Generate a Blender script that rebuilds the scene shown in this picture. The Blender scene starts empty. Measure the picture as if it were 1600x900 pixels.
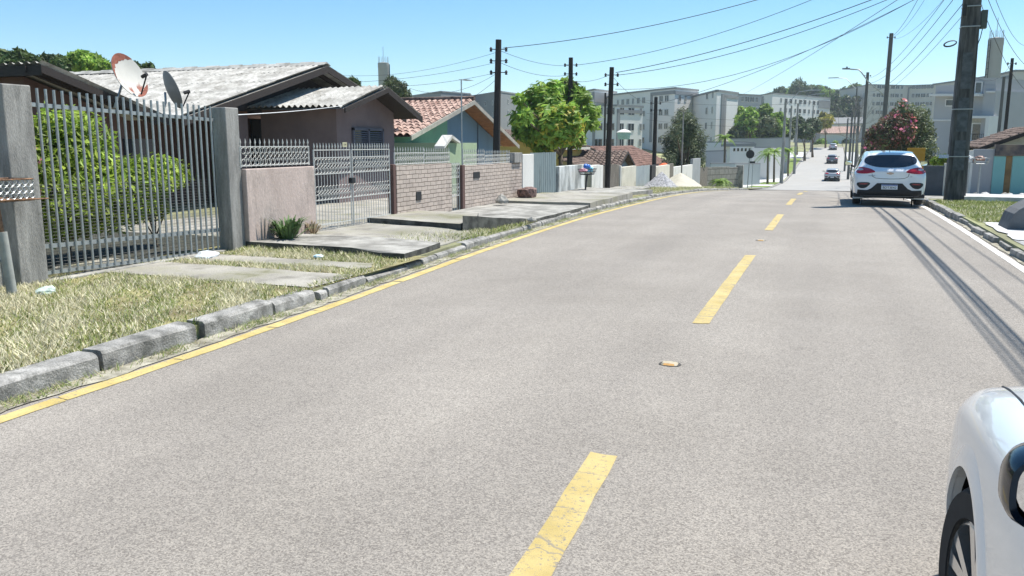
import bpy, bmesh, math, random
from math import sin, cos, pi, radians, atan2, atan, sqrt, exp
from mathutils import Vector, Matrix
from mathutils.bvhtree import BVHTree
random.seed(7)
S = bpy.context.scene
C = S.collection
# ------------------------------------------------------------------ camera, sky, sun, exposure
F, HP, EYE = 1300.0, 225.0, 1.65
PITCH = atan(HP / F)
YAW = atan(500 / (F * cos(PITCH) + HP * sin(PITCH)))
cam = bpy.data.objects.new('camera', bpy.data.cameras.new('camera'))
C.objects.link(cam); S.camera = cam
cam.location = (0, 0, EYE)
cam.rotation_euler = (pi / 2 - PITCH, 0, YAW)
cam.data.sensor_width = 36; cam.data.lens = 36 * F / 1600
cam.data.clip_start = 0.05; cam.data.clip_end = 6000
SUN = Vector((0.33, 0.38, 1.0)).normalized()
w = bpy.data.worlds.new('World'); S.world = w; w.use_nodes = True
nt = w.node_tree; nt.nodes.clear()
sk = nt.nodes.new('ShaderNodeTexSky'); sk.sky_type = 'NISHITA'; sk.sun_disc = False
sk.sun_elevation = math.asin(SUN.z); sk.sun_rotation = atan2(SUN.x, SUN.y)
sk.altitude = 900; sk.air_density = 1.0; sk.dust_density = 0.15; sk.ozone_density = 3
bg = nt.nodes.new('ShaderNodeBackground'); bg.inputs[1].default_value = 0.105
wo = nt.nodes.new('ShaderNodeOutputWorld')
hs = nt.nodes.new('ShaderNodeHueSaturation'); hs.inputs['Saturation'].default_value = 1.22; hs.inputs['Hue'].default_value = 0.490
nt.links.new(sk.outputs[0], hs.inputs['Color']); nt.links.new(hs.outputs[0], bg.inputs[0]); nt.links.new(bg.outputs[0], wo.inputs[0])
sl = bpy.data.lights.new('sun', 'SUN'); sl.energy = 5.0; sl.angle = radians(0.53); sl.color = (1, 0.955, 0.88)
so = bpy.data.objects.new('sun', sl); C.objects.link(so)
so.rotation_euler = (-SUN).to_track_quat('-Z', 'Y').to_euler()
S.view_settings.view_transform = 'Standard'; S.view_settings.look = 'None'
S.view_settings.exposure = 0.66; S.view_settings.gamma = 1; S.view_settings.use_curve_mapping = False

# ------------------------------------------------------------------ pixel helpers (turn a direction of view into a place)
def ray(x, y):
    cx = x - 800; cy = 450 - y
    fw = F * cos(PITCH) + cy * sin(PITCH); up = -F * sin(PITCH) + cy * cos(PITCH)
    return Vector((-sin(YAW) * fw + cos(YAW) * cx, cos(YAW) * fw + sin(YAW) * cx, up))
def onX(x, y, X):
    r = ray(x, y); t = X / r.x; return Vector((X, r.y * t, EYE + r.z * t))
def onD(x, y, D):      # D = distance ahead along the horizontal view axis
    r = ray(x, y); fw = -sin(YAW) * r.x + cos(YAW) * r.y; t = D / fw
    return Vector((r.x * t, r.y * t, EYE + r.z * t))
def lerpk(K, v):
    if v <= K[0][0]: return K[0][1]
    for (a, b), (c, d) in zip(K, K[1:]):
        if v <= c:
            t = (v - a) / (c - a); return b + (d - b) * t
    return K[-1][1]
def smk(K, v):         # smoothed knots
    return (lerpk(K, v - 2.5) + 2 * lerpk(K, v) + lerpk(K, v + 2.5)) / 4
ZR = [(-60, 0), (20, 0), (28, -.09), (36, -.34), (45, -.75), (60, -1.5), (80, -2.4), (105, -2.85), (125, -2.55), (145, -1.8), (198, -.35), (230, 1.1), (300, 2.4), (400, 3.5)]
XL = [(0, -4.5), (4.6, -4.53), (7.6, -4.63), (11, -4.92), (17.4, -5.1), (25, -5.0), (40, -4.9), (60, -4.7), (110, -4.6), (230, -4.6)]
def zr(Y): return smk(ZR, Y)
def xl(Y): return smk(XL, Y)

# ------------------------------------------------------------------ mesh builder and scene tree
class MB:
    def __init__(s): s.v = []; s.f = []; s.c = []
    def add(s, vs, fs):
        n = len(s.v); s.v += [tuple(v) for v in vs]; s.f += [tuple(i + n for i in f) for f in fs]; return s
    def box(s, x0, x1, y0, y1, z0, z1, bv=0):
        if x0 > x1: x0, x1 = x1, x0
        if y0 > y1: y0, y1 = y1, y0
        if bv <= 0:
            v = [(x, y, z) for z in (z0, z1) for y in (y0, y1) for x in (x0, x1)]
            return s.add(v, [(0, 2, 3, 1), (4, 5, 7, 6), (0, 1, 5, 4), (2, 6, 7, 3), (0, 4, 6, 2), (1, 3, 7, 5)])
        # chamfered box: 24 verts
        bm = bmesh.new(); bmesh.ops.create_cube(bm, size=1)
        for q in bm.verts: q.co = Vector(((x0 + x1) / 2 + q.co.x * (x1 - x0), (y0 + y1) / 2 + q.co.y * (y1 - y0), (z0 + z1) / 2 + q.co.z * (z1 - z0)))
        bmesh.ops.bevel(bm, geom=list(bm.edges), offset=bv, segments=2, affect='EDGES', profile=.5)
        bm.verts.ensure_lookup_table(); s.add([q.co[:] for q in bm.verts], [[q.index for q in f.verts] for f in bm.faces]); bm.free(); return s
    def tube(s, pts, r, n=8, cap=True, r2=None):
        pts = [Vector(p) for p in pts]; vs = []; fs = []
        L = len(pts)
        for i, p in enumerate(pts):
            d = (pts[min(i + 1, L - 1)] - pts[max(i - 1, 0)])
            if d.length < 1e-9: d = Vector((0, 0, 1))
            d.normalize()
            a = d.cross(Vector((0, 0, 1))) if abs(d.z) < .95 else d.cross(Vector((0, 1, 0)))
            a.normalize(); b = d.cross(a)
            rr = r[i] if isinstance(r, (list, tuple)) else (r if r2 is None else r + (r2 - r) * i / (L - 1))
            for k in range(n):
                t = 2 * pi * k / n; vs.append(p + a * (rr * cos(t)) + b * (rr * sin(t)))
        for i in range(L - 1):
            for k in range(n):
                k2 = (k + 1) % n; fs.append((i * n + k, i * n + k2, (i + 1) * n + k2, (i + 1) * n + k))
        if cap: fs.append(tuple(range(n - 1, -1, -1))); fs.append(tuple((L - 1) * n + k for k in range(n)))
        return s.add(vs, fs)
    def prism(s, poly, d):     # poly: list of 3D points (planar); d: extrusion vector
        n = len(poly); d = Vector(d); a = [Vector(p) for p in poly]
        return s.add([*a, *[p + d for p in a]], [tuple(range(n - 1, -1, -1)), tuple(range(n, 2 * n))] + [(i, (i + 1) % n, n + (i + 1) % n, n + i) for i in range(n)])
    def lathe(s, c, prof, n=16):   # prof: (r,z)
        c = Vector(c); vs = []; fs = []
        for r, z in prof:
            for k in range(n): vs.append(c + Vector((r * cos(2 * pi * k / n), r * sin(2 * pi * k / n), z)))
        for i in range(len(prof) - 1):
            for k in range(n):
                k2 = (k + 1) % n; fs.append((i * n + k, i * n + k2, (i + 1) * n + k2, (i + 1) * n + k))
        fs.append(tuple(range(n - 1, -1, -1))); fs.append(tuple((len(prof) - 1) * n + k for k in range(n)))
        return s.add(vs, fs)
    def rock(s, c, r, sq=.6, seed=0):
        rn = random.Random(seed); bm = bmesh.new(); bmesh.ops.create_icosphere(bm, subdivisions=2, radius=1)
        k = [rn.uniform(.7, 1.25) for _ in range(3)]
        ph = [rn.uniform(0, 6) for _ in range(6)]
        for q in bm.verts:
            u = q.co.copy(); d = 1 + .16 * sin(3 * u.x + ph[0]) + .14 * sin(3.6 * u.y + ph[1]) + .12 * sin(4 * u.z + ph[2]) + rn.uniform(-.05, .05)
            q.co = Vector((c[0] + u.x * d * r * k[0], c[1] + u.y * d * r * k[1], c[2] + max(u.z, -.5) * d * r * sq * k[2]))
        s.add([q.co[:] for q in bm.verts], [[q.index for q in f.verts] for f in bm.faces]); bm.free(); return s
    def rot(s, piv, ang, i0=0):
        c_, s_ = cos(ang), sin(ang)
        for i in range(i0, len(s.v)):
            x, y, z = s.v[i]; x -= piv[0]; y -= piv[1]
            s.v[i] = (piv[0] + x * c_ - y * s_, piv[1] + x * s_ + y * c_, z)
        return s
    def build(s, name, m, parent=None, smooth=False, loc=None, cols=None):
        me = bpy.data.meshes.new(name)
        o = bpy.data.objects.new(name, me); C.objects.link(o)
        if parent is not None:
            r = parent
            while r.parent: r = r.parent
            off = Vector(r['_b']) if '_b' in r else Vector((0, 0, 0)); o.parent = parent
        elif loc is not None: off = Vector(loc); o.location = off; o['_b'] = tuple(off)
        else: off = Vector((0, 0, 0)); o['_b'] = (0., 0., 0.)
        me.from_pydata([(a - off.x, b - off.y, c - off.z) for a, b, c in s.v], [], s.f)
        me.materials.append(m)
        if cols is not None:
            at = me.color_attributes.new('tint', 'FLOAT_COLOR', 'CORNER'); buf = []
            for f, c in zip(s.f, cols):
                for _ in f: buf += [c[0], c[1], c[2], 1]
            at.data.foreach_set('color', buf)
        me.update()
        if smooth is True: me.polygons.foreach_set('use_smooth', [True] * len(me.polygons))
        elif smooth: 
            me.polygons.foreach_set('use_smooth', [True] * len(me.polygons)); me.set_sharp_from_angle(angle=radians(smooth))
        return o
def tag(o, label, cat, group=None, kind=None):
    if label: o['label'] = label
    if cat: o['category'] = cat
    if group: o['group'] = group
    if kind: o['kind'] = kind
    return o
def thing(name, label, cat, loc, group=None):
    o = bpy.data.objects.new(name, None); C.objects.link(o); o.empty_display_size = .2
    o.location = loc; o['_b'] = tuple(loc); return tag(o, label, cat, group)
def struct(o): o['kind'] = 'structure'; return o
def dup(root, loc, rz=0, label=None, scale=1, group=None):
    r = root.copy(); C.objects.link(r); r.location = loc; r.rotation_euler = (0, 0, rz); r.scale = (scale,) * 3
    if label: r['label'] = label
    if group: r['group'] = group
    def rec(a, b):
        for ch in list(a.children):
            c = ch.copy(); C.objects.link(c); c.parent = b; c.matrix_parent_inverse = ch.matrix_parent_inverse.copy(); rec(ch, c)
    rec(root, r); return r

# ------------------------------------------------------------------ materials
MATS = {}
def mat(name, col, rough=.8, var=.12, scale=6, col2=None, bump=0, bscale=60, metal=0, coat=0, fine=0, fscale=200, spec=.4, thr=(.35, .65), stretch=None, attr=None, trans=0, stain=None, sscale=1.5, sthr=(.55, .7), detail=5):
    m = bpy.data.materials.new(name); m.use_nodes = True; n = m.node_tree; N = n.nodes; L = n.links
    b = N['Principled BSDF']; b.inputs['Roughness'].default_value = rough; b.inputs['Metallic'].default_value = metal
    b.inputs['Specular IOR Level'].default_value = spec
    if coat: b.inputs['Coat Weight'].default_value = coat; b.inputs['Coat Roughness'].default_value = .04
    tc = N.new('ShaderNodeTexCoord'); src = tc.outputs['Object']
    if stretch:
        mp = N.new('ShaderNodeMapping'); mp.inputs['Scale'].default_value = stretch; L.new(src, mp.inputs[0]); src = mp.outputs[0]
    def noise(sc, det=detail, ro=.6):
        t = N.new('ShaderNodeTexNoise'); t.inputs['Scale'].default_value = sc; t.inputs['Detail'].default_value = det; t.inputs['Roughness'].default_value = ro
        L.new(src, t.inputs['Vector']); return t.outputs['Fac']
    def ramp(f, a, c0, d, c1):
        r = N.new('ShaderNodeValToRGB'); r.color_ramp.elements[0].position = a; r.color_ramp.elements[1].position = d
        r.color_ramp.elements[0].color = (*c0, 1); r.color_ramp.elements[1].color = (*c1, 1); L.new(f, r.inputs[0]); return r.outputs[0]
    def mix(f, a, c, typ='MIX'):
        x = N.new('ShaderNodeMix'); x.data_type = 'RGBA'; x.blend_type = typ
        if hasattr(f, 'type'): L.new(f, x.inputs[0])
        else: x.inputs[0].default_value = f
        for k, q in ((6, a), (7, c)):
            if hasattr(q, 'links'): L.new(q, x.inputs[k])
            else: x.inputs[k].default_value = (*q, 1)
        return x.outputs[2]
    c0 = tuple(min(1, x * (1 - var)) for x in col); c1 = tuple(min(1, x * (1 + var)) for x in (col2 or col))
    out = ramp(noise(scale), thr[0], c0, thr[1], c1)
    if attr:
        at = N.new('ShaderNodeAttribute'); at.attribute_name = attr; out = mix(1.0, out, at.outputs['Color'], 'MULTIPLY')
    if stain:
        out = mix(ramp(noise(sscale, 6, .65), sthr[0], (0, 0, 0), sthr[1], (1, 1, 1)), out, stain)
    if fine:
        out = mix(1.0, out, ramp(noise(fscale, 3, .7), .3, (1 - fine,) * 3, .7, (1 + fine,) * 3), 'MULTIPLY')
    L.new(out, b.inputs['Base Color'])
    if bump:
        bp = N.new('ShaderNodeBump'); bp.inputs['Strength'].default_value = bump; bp.inputs['Distance'].default_value = .02
        L.new(noise(bscale, 4, .6), bp.inputs['Height']); L.new(bp.outputs[0], b.inputs['Normal'])
    if trans:
        tr = N.new('ShaderNodeBsdfTranslucent'); L.new(out, tr.inputs[0]); ms = N.new('ShaderNodeMixShader'); ms.inputs[0].default_value = trans
        L.new(b.outputs[0], ms.inputs[1]); L.new(tr.outputs[0], ms.inputs[2]); L.new(ms.outputs[0], N['Material Output'].inputs[0])
    MATS[name] = m; return m
def brickmat(name, c1, c2, mortar, bw=.27, bh=.088, ms=.008, rough=.85, off=.5):
    m = mat(name, c1, rough, .1, 5, bump=.2, bscale=40, stain=tuple(x * .55 for x in c1), sscale=1.1, sthr=(.58, .78))
    n = m.node_tree; N = n.nodes; L = n.links; b = N['Principled BSDF']
    old = b.inputs['Base Color'].links[0].from_socket
    tc = N.new('ShaderNodeTexCoord'); sp = N.new('ShaderNodeSeparateXYZ'); L.new(tc.outputs['Object'], sp.inputs[0])
    ad = N.new('ShaderNodeMath'); L.new(sp.outputs[0], ad.inputs[0]); L.new(sp.outputs[1], ad.inputs[1])
    cb = N.new('ShaderNodeCombineXYZ'); L.new(ad.outputs[0], cb.inputs[0]); L.new(sp.outputs[2], cb.inputs[1])
    # wobble so that joints are not ruled
    nz = N.new('ShaderNodeTexNoise'); nz.inputs['Scale'].default_value = 5; L.new(tc.outputs['Object'], nz.inputs[0])
    vm = N.new('ShaderNodeVectorMath'); vm.operation = 'MULTIPLY_ADD'; vm.inputs[1].default_value = (.03, .03, 0); L.new(nz.outputs['Color'], vm.inputs[0]); L.new(cb.outputs[0], vm.inputs[2])
    br = N.new('ShaderNodeTexBrick'); br.inputs['Scale'].default_value = 1; br.inputs['Brick Width'].default_value = bw; br.inputs['Row Height'].default_value = bh
    br.inputs['Mortar Size'].default_value = ms; br.inputs['Mortar Smooth'].default_value = .3; br.offset = off
    br.inputs['Color1'].default_value = (1, 1, 1, 1); br.inputs['Color2'].default_value = tuple(c2[i] / c1[i] for i in range(3)) + (1,); br.inputs['Mortar'].default_value = tuple(mortar[i] / c1[i] for i in range(3)) + (1,)
    L.new(vm.outputs[0], br.inputs['Vector'])
    x = N.new('ShaderNodeMix'); x.data_type = 'RGBA'; x.blend_type = 'MULTIPLY'; x.inputs[0].default_value = 1; L.new(old, x.inputs[6]); L.new(br.outputs[0], x.inputs[7]); L.new(x.outputs[2], b.inputs['Base Color'])
    bp = N.new('ShaderNodeBump'); bp.inputs['Strength'].default_value = .7; bp.inputs['Distance'].default_value = .012; bp.invert = True
    L.new(br.outputs['Fac'], bp.inputs['Height']); L.new(bp.outputs[0], b.inputs['Normal'])
    return m
def glassmat(name, col, rough=.04, spec=.8):
    m = bpy.data.materials.new(name); m.use_nodes = True; b = m.node_tree.nodes['Principled BSDF']
    b.inputs['Base Color'].default_value = (*col, 1); b.inputs['Roughness'].default_value = rough; b.inputs['Specular IOR Level'].default_value = spec; MATS[name] = m; return m

shade_concrete = mat('shade_dark_concrete', (.055, .055, .05), .95, .3, 5, col2=(.10, .10, .09), bump=.5, bscale=40)  # concrete with the shade of the slab side faces painted into its colour
asphalt = mat('asphalt', (.245, .224, .199), .9, .05, .5, col2=(.276, .254, .228), bump=.35, bscale=330, fine=.30, fscale=260, thr=(.3, .7), detail=8)
def crack_asphalt():
    n = asphalt.node_tree; N = n.nodes; L = n.links; b = N['Principled BSDF']; old = b.inputs['Base Color'].links[0].from_socket
    tc = N.new('ShaderNodeTexCoord')
    # pale aggregate showing as tiny light and dark specks
    vo = N.new('ShaderNodeTexVoronoi'); vo.inputs['Scale'].default_value = 150; L.new(tc.outputs['Object'], vo.inputs['Vector'])
    r = N.new('ShaderNodeValToRGB'); r.color_ramp.elements[0].position = .0; r.color_ramp.elements[0].color = (.50, .48, .47, 1); r.color_ramp.elements[1].position = 1; r.color_ramp.elements[1].color = (1.45, 1.44, 1.4, 1)
    e = r.color_ramp.elements.new(.5); e.color = (1, 1, 1, 1)
    sp = N.new('ShaderNodeSeparateColor'); L.new(vo.outputs['Color'], sp.inputs[0]); L.new(sp.outputs[0], r.inputs[0])
    x = N.new('ShaderNodeMix'); x.data_type = 'RGBA'; x.blend_type = 'MULTIPLY'; x.inputs[0].default_value = .8; L.new(old, x.inputs[6]); L.new(r.outputs[0], x.inputs[7])
    # long wear streaks along the wheel tracks
    mp = N.new('ShaderNodeMapping'); mp.inputs['Scale'].default_value = (1.1, .05, 1); L.new(tc.outputs['Object'], mp.inputs[0])
    nz = N.new('ShaderNodeTexNoise'); nz.inputs['Scale'].default_value = 1; nz.inputs['Detail'].default_value = 4; L.new(mp.outputs[0], nz.inputs[0])
    r2 = N.new('ShaderNodeValToRGB'); r2.color_ramp.elements[0].position = .3; r2.color_ramp.elements[0].color = (.90, .895, .89, 1); r2.color_ramp.elements[1].position = .7; r2.color_ramp.elements[1].color = (1.08, 1.075, 1.06, 1)
    L.new(nz.outputs[0], r2.inputs[0])
    y = N.new('ShaderNodeMix'); y.data_type = 'RGBA'; y.blend_type = 'MULTIPLY'; y.inputs[0].default_value = 1; L.new(x.outputs[2], y.inputs[6]); L.new(r2.outputs[0], y.inputs[7])
    # sparse dark drips and pale scuffs, and a few hairline cracks
    def layer(prev, node, a, ca, b_, cb, fac):
        r_ = N.new('ShaderNodeValToRGB'); r_.color_ramp.elements[0].position = a; r_.color_ramp.elements[0].color = (ca,) * 3 + (1,); r_.color_ramp.elements[1].position = b_; r_.color_ramp.elements[1].color = (cb,) * 3 + (1,); L.new(node, r_.inputs[0])
        q = N.new('ShaderNodeMix'); q.data_type = 'RGBA'; q.blend_type = 'MULTIPLY'; q.inputs[0].default_value = fac; L.new(prev, q.inputs[6]); L.new(r_.outputs[0], q.inputs[7]); return q.outputs[2]
    n1 = N.new('ShaderNodeTexNoise'); n1.inputs['Scale'].default_value = 2.3; n1.inputs['Detail'].default_value = 7; n1.inputs['Roughness'].default_value = .7; L.new(tc.outputs['Object'], n1.inputs[0])
    out = layer(y.outputs[2], n1.outputs[0], .62, 1, .74, .84, 1)
    n2 = N.new('ShaderNodeTexNoise'); n2.inputs['Scale'].default_value = .55; n2.inputs['Detail'].default_value = 3; L.new(tc.outputs['Object'], n2.inputs[0])
    out = layer(out, n2.outputs[0], .35, .965, .65, 1.03, 1)
    n3 = N.new('ShaderNodeTexNoise'); n3.inputs['Scale'].default_value = 1.5; n3.inputs['Detail'].default_value = 5; L.new(tc.outputs['Object'], n3.inputs[0])
    v1 = N.new('ShaderNodeVectorMath'); v1.operation = 'MULTIPLY_ADD'; v1.inputs[1].default_value = (.9, .9, 0); L.new(n3.outputs['Color'], v1.inputs[0]); L.new(tc.outputs['Object'], v1.inputs[2])
    vc = N.new('ShaderNodeTexVoronoi'); vc.feature = 'DISTANCE_TO_EDGE'; vc.inputs['Scale'].default_value = .22; L.new(v1.outputs[0], vc.inputs[0])
    L.new(out, b.inputs['Base Color'])
crack_asphalt()
def paintmat(name, col, col2, wear, crack=1):
    m = mat(name, col, .7, .08, 3, col2=col2, bump=.4, bscale=250, fine=.12, fscale=190)
    n = m.node_tree; N = n.nodes; L = n.links; b = N['Principled BSDF']; old = b.inputs['Base Color'].links[0].from_socket
    tc = N.new('ShaderNodeTexCoord'); z = N.new('ShaderNodeTexNoise'); z.inputs['Scale'].default_value = 45; z.inputs['Detail'].default_value = 6; z.inputs['Roughness'].default_value = .75; L.new(tc.outputs['Object'], z.inputs[0])
    r = N.new('ShaderNodeValToRGB'); r.color_ramp.elements[0].position = 1 - wear; r.color_ramp.elements[1].position = min(1, 1.06 - wear); L.new(z.outputs[0], r.inputs[0])
    vo = N.new('ShaderNodeTexVoronoi'); vo.feature = 'DISTANCE_TO_EDGE'; vo.inputs['Scale'].default_value = 1.0
    mp = N.new('ShaderNodeMapping'); mp.inputs['Scale'].default_value = (.9, 3.1, 1); z2 = N.new('ShaderNodeTexNoise'); z2.inputs['Scale'].default_value = 9; L.new(tc.outputs['Object'], z2.inputs[0]); vm = N.new('ShaderNodeVectorMath'); vm.operation = 'MULTIPLY_ADD'; vm.inputs[1].default_value = (.12, .12, 0); L.new(z2.outputs['Color'], vm.inputs[0]); L.new(tc.outputs['Object'], vm.inputs[2]); L.new(vm.outputs[0], mp.inputs[0]); L.new(mp.outputs[0], vo.inputs[0])
    r2 = N.new('ShaderNodeValToRGB'); r2.color_ramp.elements[0].position = .004; r2.color_ramp.elements[0].color = (crack * .8,) * 3 + (1,); r2.color_ramp.elements[1].position = .016; r2.color_ramp.elements[1].color = (0, 0, 0, 1); L.new(vo.outputs[0], r2.inputs[0])
    mx = N.new('ShaderNodeMath'); mx.operation = 'MAXIMUM'; L.new(r.outputs[0], mx.inputs[0]); L.new(r2.outputs[0], mx.inputs[1])
    x = N.new('ShaderNodeMix'); x.data_type = 'RGBA'; L.new(mx.outputs[0], x.inputs[0]); L.new(old, x.inputs[6]); x.inputs[7].default_value = (.22, .2, .17, 1); L.new(x.outputs[2], b.inputs['Base Color']); return m
yellow_paint = paintmat('yellow_road_paint', (.44, .335, .115), (.51, .40, .17), .445)
edge_yellow = paintmat('edge_yellow_paint', (.50, .38, .12), (.56, .45, .19), .44, 0)
white_paint = paintmat('white_road_paint', (.62, .61, .58), (.75, .74, .7), .38)
soil = mat('dry_soil_grass', (.20, .17, .09), .95, .2, 2.5, col2=(.26, .24, .11), bump=.6, bscale=50, fine=.3, fscale=60)
lawn_soil = mat('lawn_soil', (.12, .13, .04), .95, .2, 2.5, col2=(.17, .19, .06), bump=.6, bscale=50, fine=.3, fscale=60)
earth = mat('earth_ground', (.19, .18, .12), .95, .25, .15, col2=(.24, .25, .12), bump=.4, bscale=8, fine=.2, fscale=12)
concrete = mat('weathered_concrete', (.24, .23, .205), .9, .16, 3, col2=(.34, .33, .30), bump=.35, bscale=45, fine=.18, fscale=90, stain=(.13, .125, .11), sscale=1.3, sthr=(.52, .72))
slabmat = mat('driveway_concrete', (.25, .235, .20), .9, .16, 2, col2=(.37, .35, .31), bump=.35, bscale=45, fine=.22, fscale=70, stain=(.17, .165, .10), sscale=1.0, sthr=(.48, .66))
kerbmat = mat('kerb_concrete', (.21, .205, .19), .9, .2, 5, col2=(.33, .32, .30), bump=.6, bscale=60, fine=.3, fscale=90, stain=(.10, .10, .09), sscale=4, sthr=(.48, .66))
pale_slab = mat('pale_broken_concrete', (.44, .44, .43), .85, .12, 2, col2=(.56, .56, .55), bump=.3, bscale=40, fine=.15, fscale=70, stain=(.3, .3, .28), sscale=2.2, sthr=(.55, .7))
postc = mat('concrete_post', (.22, .215, .20), .9, .15, 3, col2=(.33, .32, .30), bump=.5, bscale=60, fine=.22, fscale=80, stretch=(2, 2, .35), stain=(.08, .08, .075), sscale=2.4, sthr=(.52, .75))
galv = mat('galvanised_steel', (.36, .38, .38), .45, .1, 20, metal=.55, fine=.06)
iron_w = mat('pale_painted_iron', (.5, .5, .47), .55, .15, 30, metal=.1, stain=(.3, .2, .13), sscale=20, sthr=(.6, .75))
rust = mat('rusty_iron', (.16, .09, .055), .8, .3, 25, col2=(.26, .15, .09), metal=.3)
mauve = mat('mauve_plaster', (.42, .335, .295), .9, .1, 1.6, col2=(.5, .41, .365), bump=.4, bscale=35, fine=.1, fscale=60, stretch=(1, 1, .45), stain=(.2, .165, .145), sscale=1.7, sthr=(.53, .78))
brick_pink = brickmat('pale_pink_brick', (.50, .42, .36), (.43, .36, .31), (.15, .12, .10))
fibro = mat('fibre_cement_sheet', (.31, .30, .275), .85, .16, 2.2, col2=(.43, .42, .39), bump=.2, bscale=50, fine=.2, fscale=30, stain=(.2, .19, .165), sscale=2.5, sthr=(.5, .72))
darkwood = mat('dark_brown_timber', (.032, .024, .021), .75, .25, 5, stretch=(1, 8, 8), bump=.2)
polewood = mat('creosoted_pole', (.035, .03, .027), .85, .3, 6, stretch=(4, 4, .3), bump=.4, bscale=40)
brownwall = mat('dull_brown_plaster', (.12, .07, .06), .9, .12, 1.5, fine=.1)
darkpurple = mat('purplish_plaster', (.185, .14, .14), .9, .1, 1.5, fine=.08)
orangewall = mat('terracotta_plaster', (.27, .15, .10), .9, .1, 2)
darkglass = glassmat('dark_window_glass', (.012, .014, .02))
blackgl = glassmat('black_gloss', (.004, .007, .014), .12)
black = mat('black_plastic', (.018, .018, .02), .6, .15, 20)
terra = mat('terracotta_tiles', (.26, .15, .12), .9, .3, 3.5, col2=(.40, .285, .235), bump=.3, fine=.3, fscale=14, stain=(.2, .11, .085), sscale=1.8, sthr=(.52, .72))
terra_d = mat('weathered_brown_tiles', (.09, .06, .048), .9, .35, 3, col2=(.165, .12, .098), fine=.35, fscale=9, stain=(.1, .07, .06), sscale=1.2, sthr=(.5, .7))
green_w = mat('mint_green_plaster', (.22, .44, .32), .9, .08, 1.2, fine=.06, stain=(.25, .37, .29), sscale=1.5)
blue_w = mat('greyblue_boards', (.20, .31, .44), .9, .08, 1.2, fine=.06, stretch=(1, 1, .2))
pale_w = mat('pale_green_plaster', (.5, .55, .42), .9, .06, 1.2)
white_w = mat('weathered_white_wall', (.66, .65, .61), .9, .07, 1.5, bump=.3, fine=.06, stretch=(1, 1, .5), stain=(.38, .36, .31), sscale=1.4, sthr=(.54, .75))
cream_w = mat('cream_render', (.58, .55, .47), .9, .08, 1.5, fine=.05, stain=(.4, .37, .3), sscale=1.2)
yellow_w = mat('yellow_render', (.62, .45, .13), .9, .07, 1.5)
ochre_w = mat('ochre_render', (.40, .22, .03), .9, .1, 1.5)
greygreen = mat('greygreen_sheet_steel', (.26, .31, .31), .6, .12, 2, stretch=(4, 4, .5), metal=.2, stain=(.17, .2, .2), sscale=2)
turq = mat('turquoise_paint', (.20, .42, .41), .75, .06, 2, stretch=(1, 1, .4), stain=(.17, .33, .32), sscale=2)
apt_w = mat('apartment_render', (.66, .65, .62), .9, .04, .15)
apt_d = mat('apartment_grey_band', (.23, .235, .235), .9, .05, .2)
apt_b = mat('apartment_beige_render', (.52, .49, .44), .9, .04, .15)
mod_w = mat('modern_grey_render', (.37, .37, .38), .85, .04, .3)
mod_l = mat('modern_white_trim', (.62, .61, .6), .8, .04, .3)
leafm = lambda nm, c, c2, tr=.28: mat(nm, c, .55, .25, .9, col2=c2, attr='tint', trans=tr, spec=.35)
leaf_bush = leafm('bush_leaf', (.22, .33, .04), (.33, .43, .07), .4)
leaf_dark = leafm('dark_tree_leaf', (.052, .085, .028), (.085, .13, .04))
leaf_mid = leafm('mid_tree_leaf', (.17, .29, .045), (.27, .40, .08), .42)
leaf_conif = leafm('greygreen_needles', (.085, .115, .06), (.14, .175, .09), .15)
leaf_yel = leafm('yellowing_leaf', (.3, .27, .04), (.4, .36, .06), .3)
leaf_pink = leafm('pink_blossom', (.72, .2, .27), (.8, .32, .38), .3)
leaf_olive = leafm('olive_leaf', (.09, .115, .05), (.15, .18, .08), .25)
bark = mat('tree_bark', (.13, .10, .07), .9, .3, 12, stretch=(1, 1, .3), bump=.5)
grassm = mat('grass_blades', (1, 1, 1), .7, .12, 2.0, attr='tint', trans=.25)
redleaf = leafm('reddish_leaf', (.15, .075, .05), (.22, .13, .07), .25)
white_car = mat('white_car_paint', (.77, .78, .79), .22, .01, .5, coat=1, spec=.5)
housing = mat('matt_black_liner', (.008, .008, .008), 1, .1, 20, spec=0)
rubber = mat('tyre_rubber', (.022, .022, .023), .85, .15, 20)
alloy = mat('alloy_metal', (.62, .62, .62), .25, .03, 8, metal=.9)
redlamp = glassmat('red_lamp_lens', (.42, .008, .02), .08)
whitepl = mat('white_plastic', (.8, .8, .8), .5, .03, 8)
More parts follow.
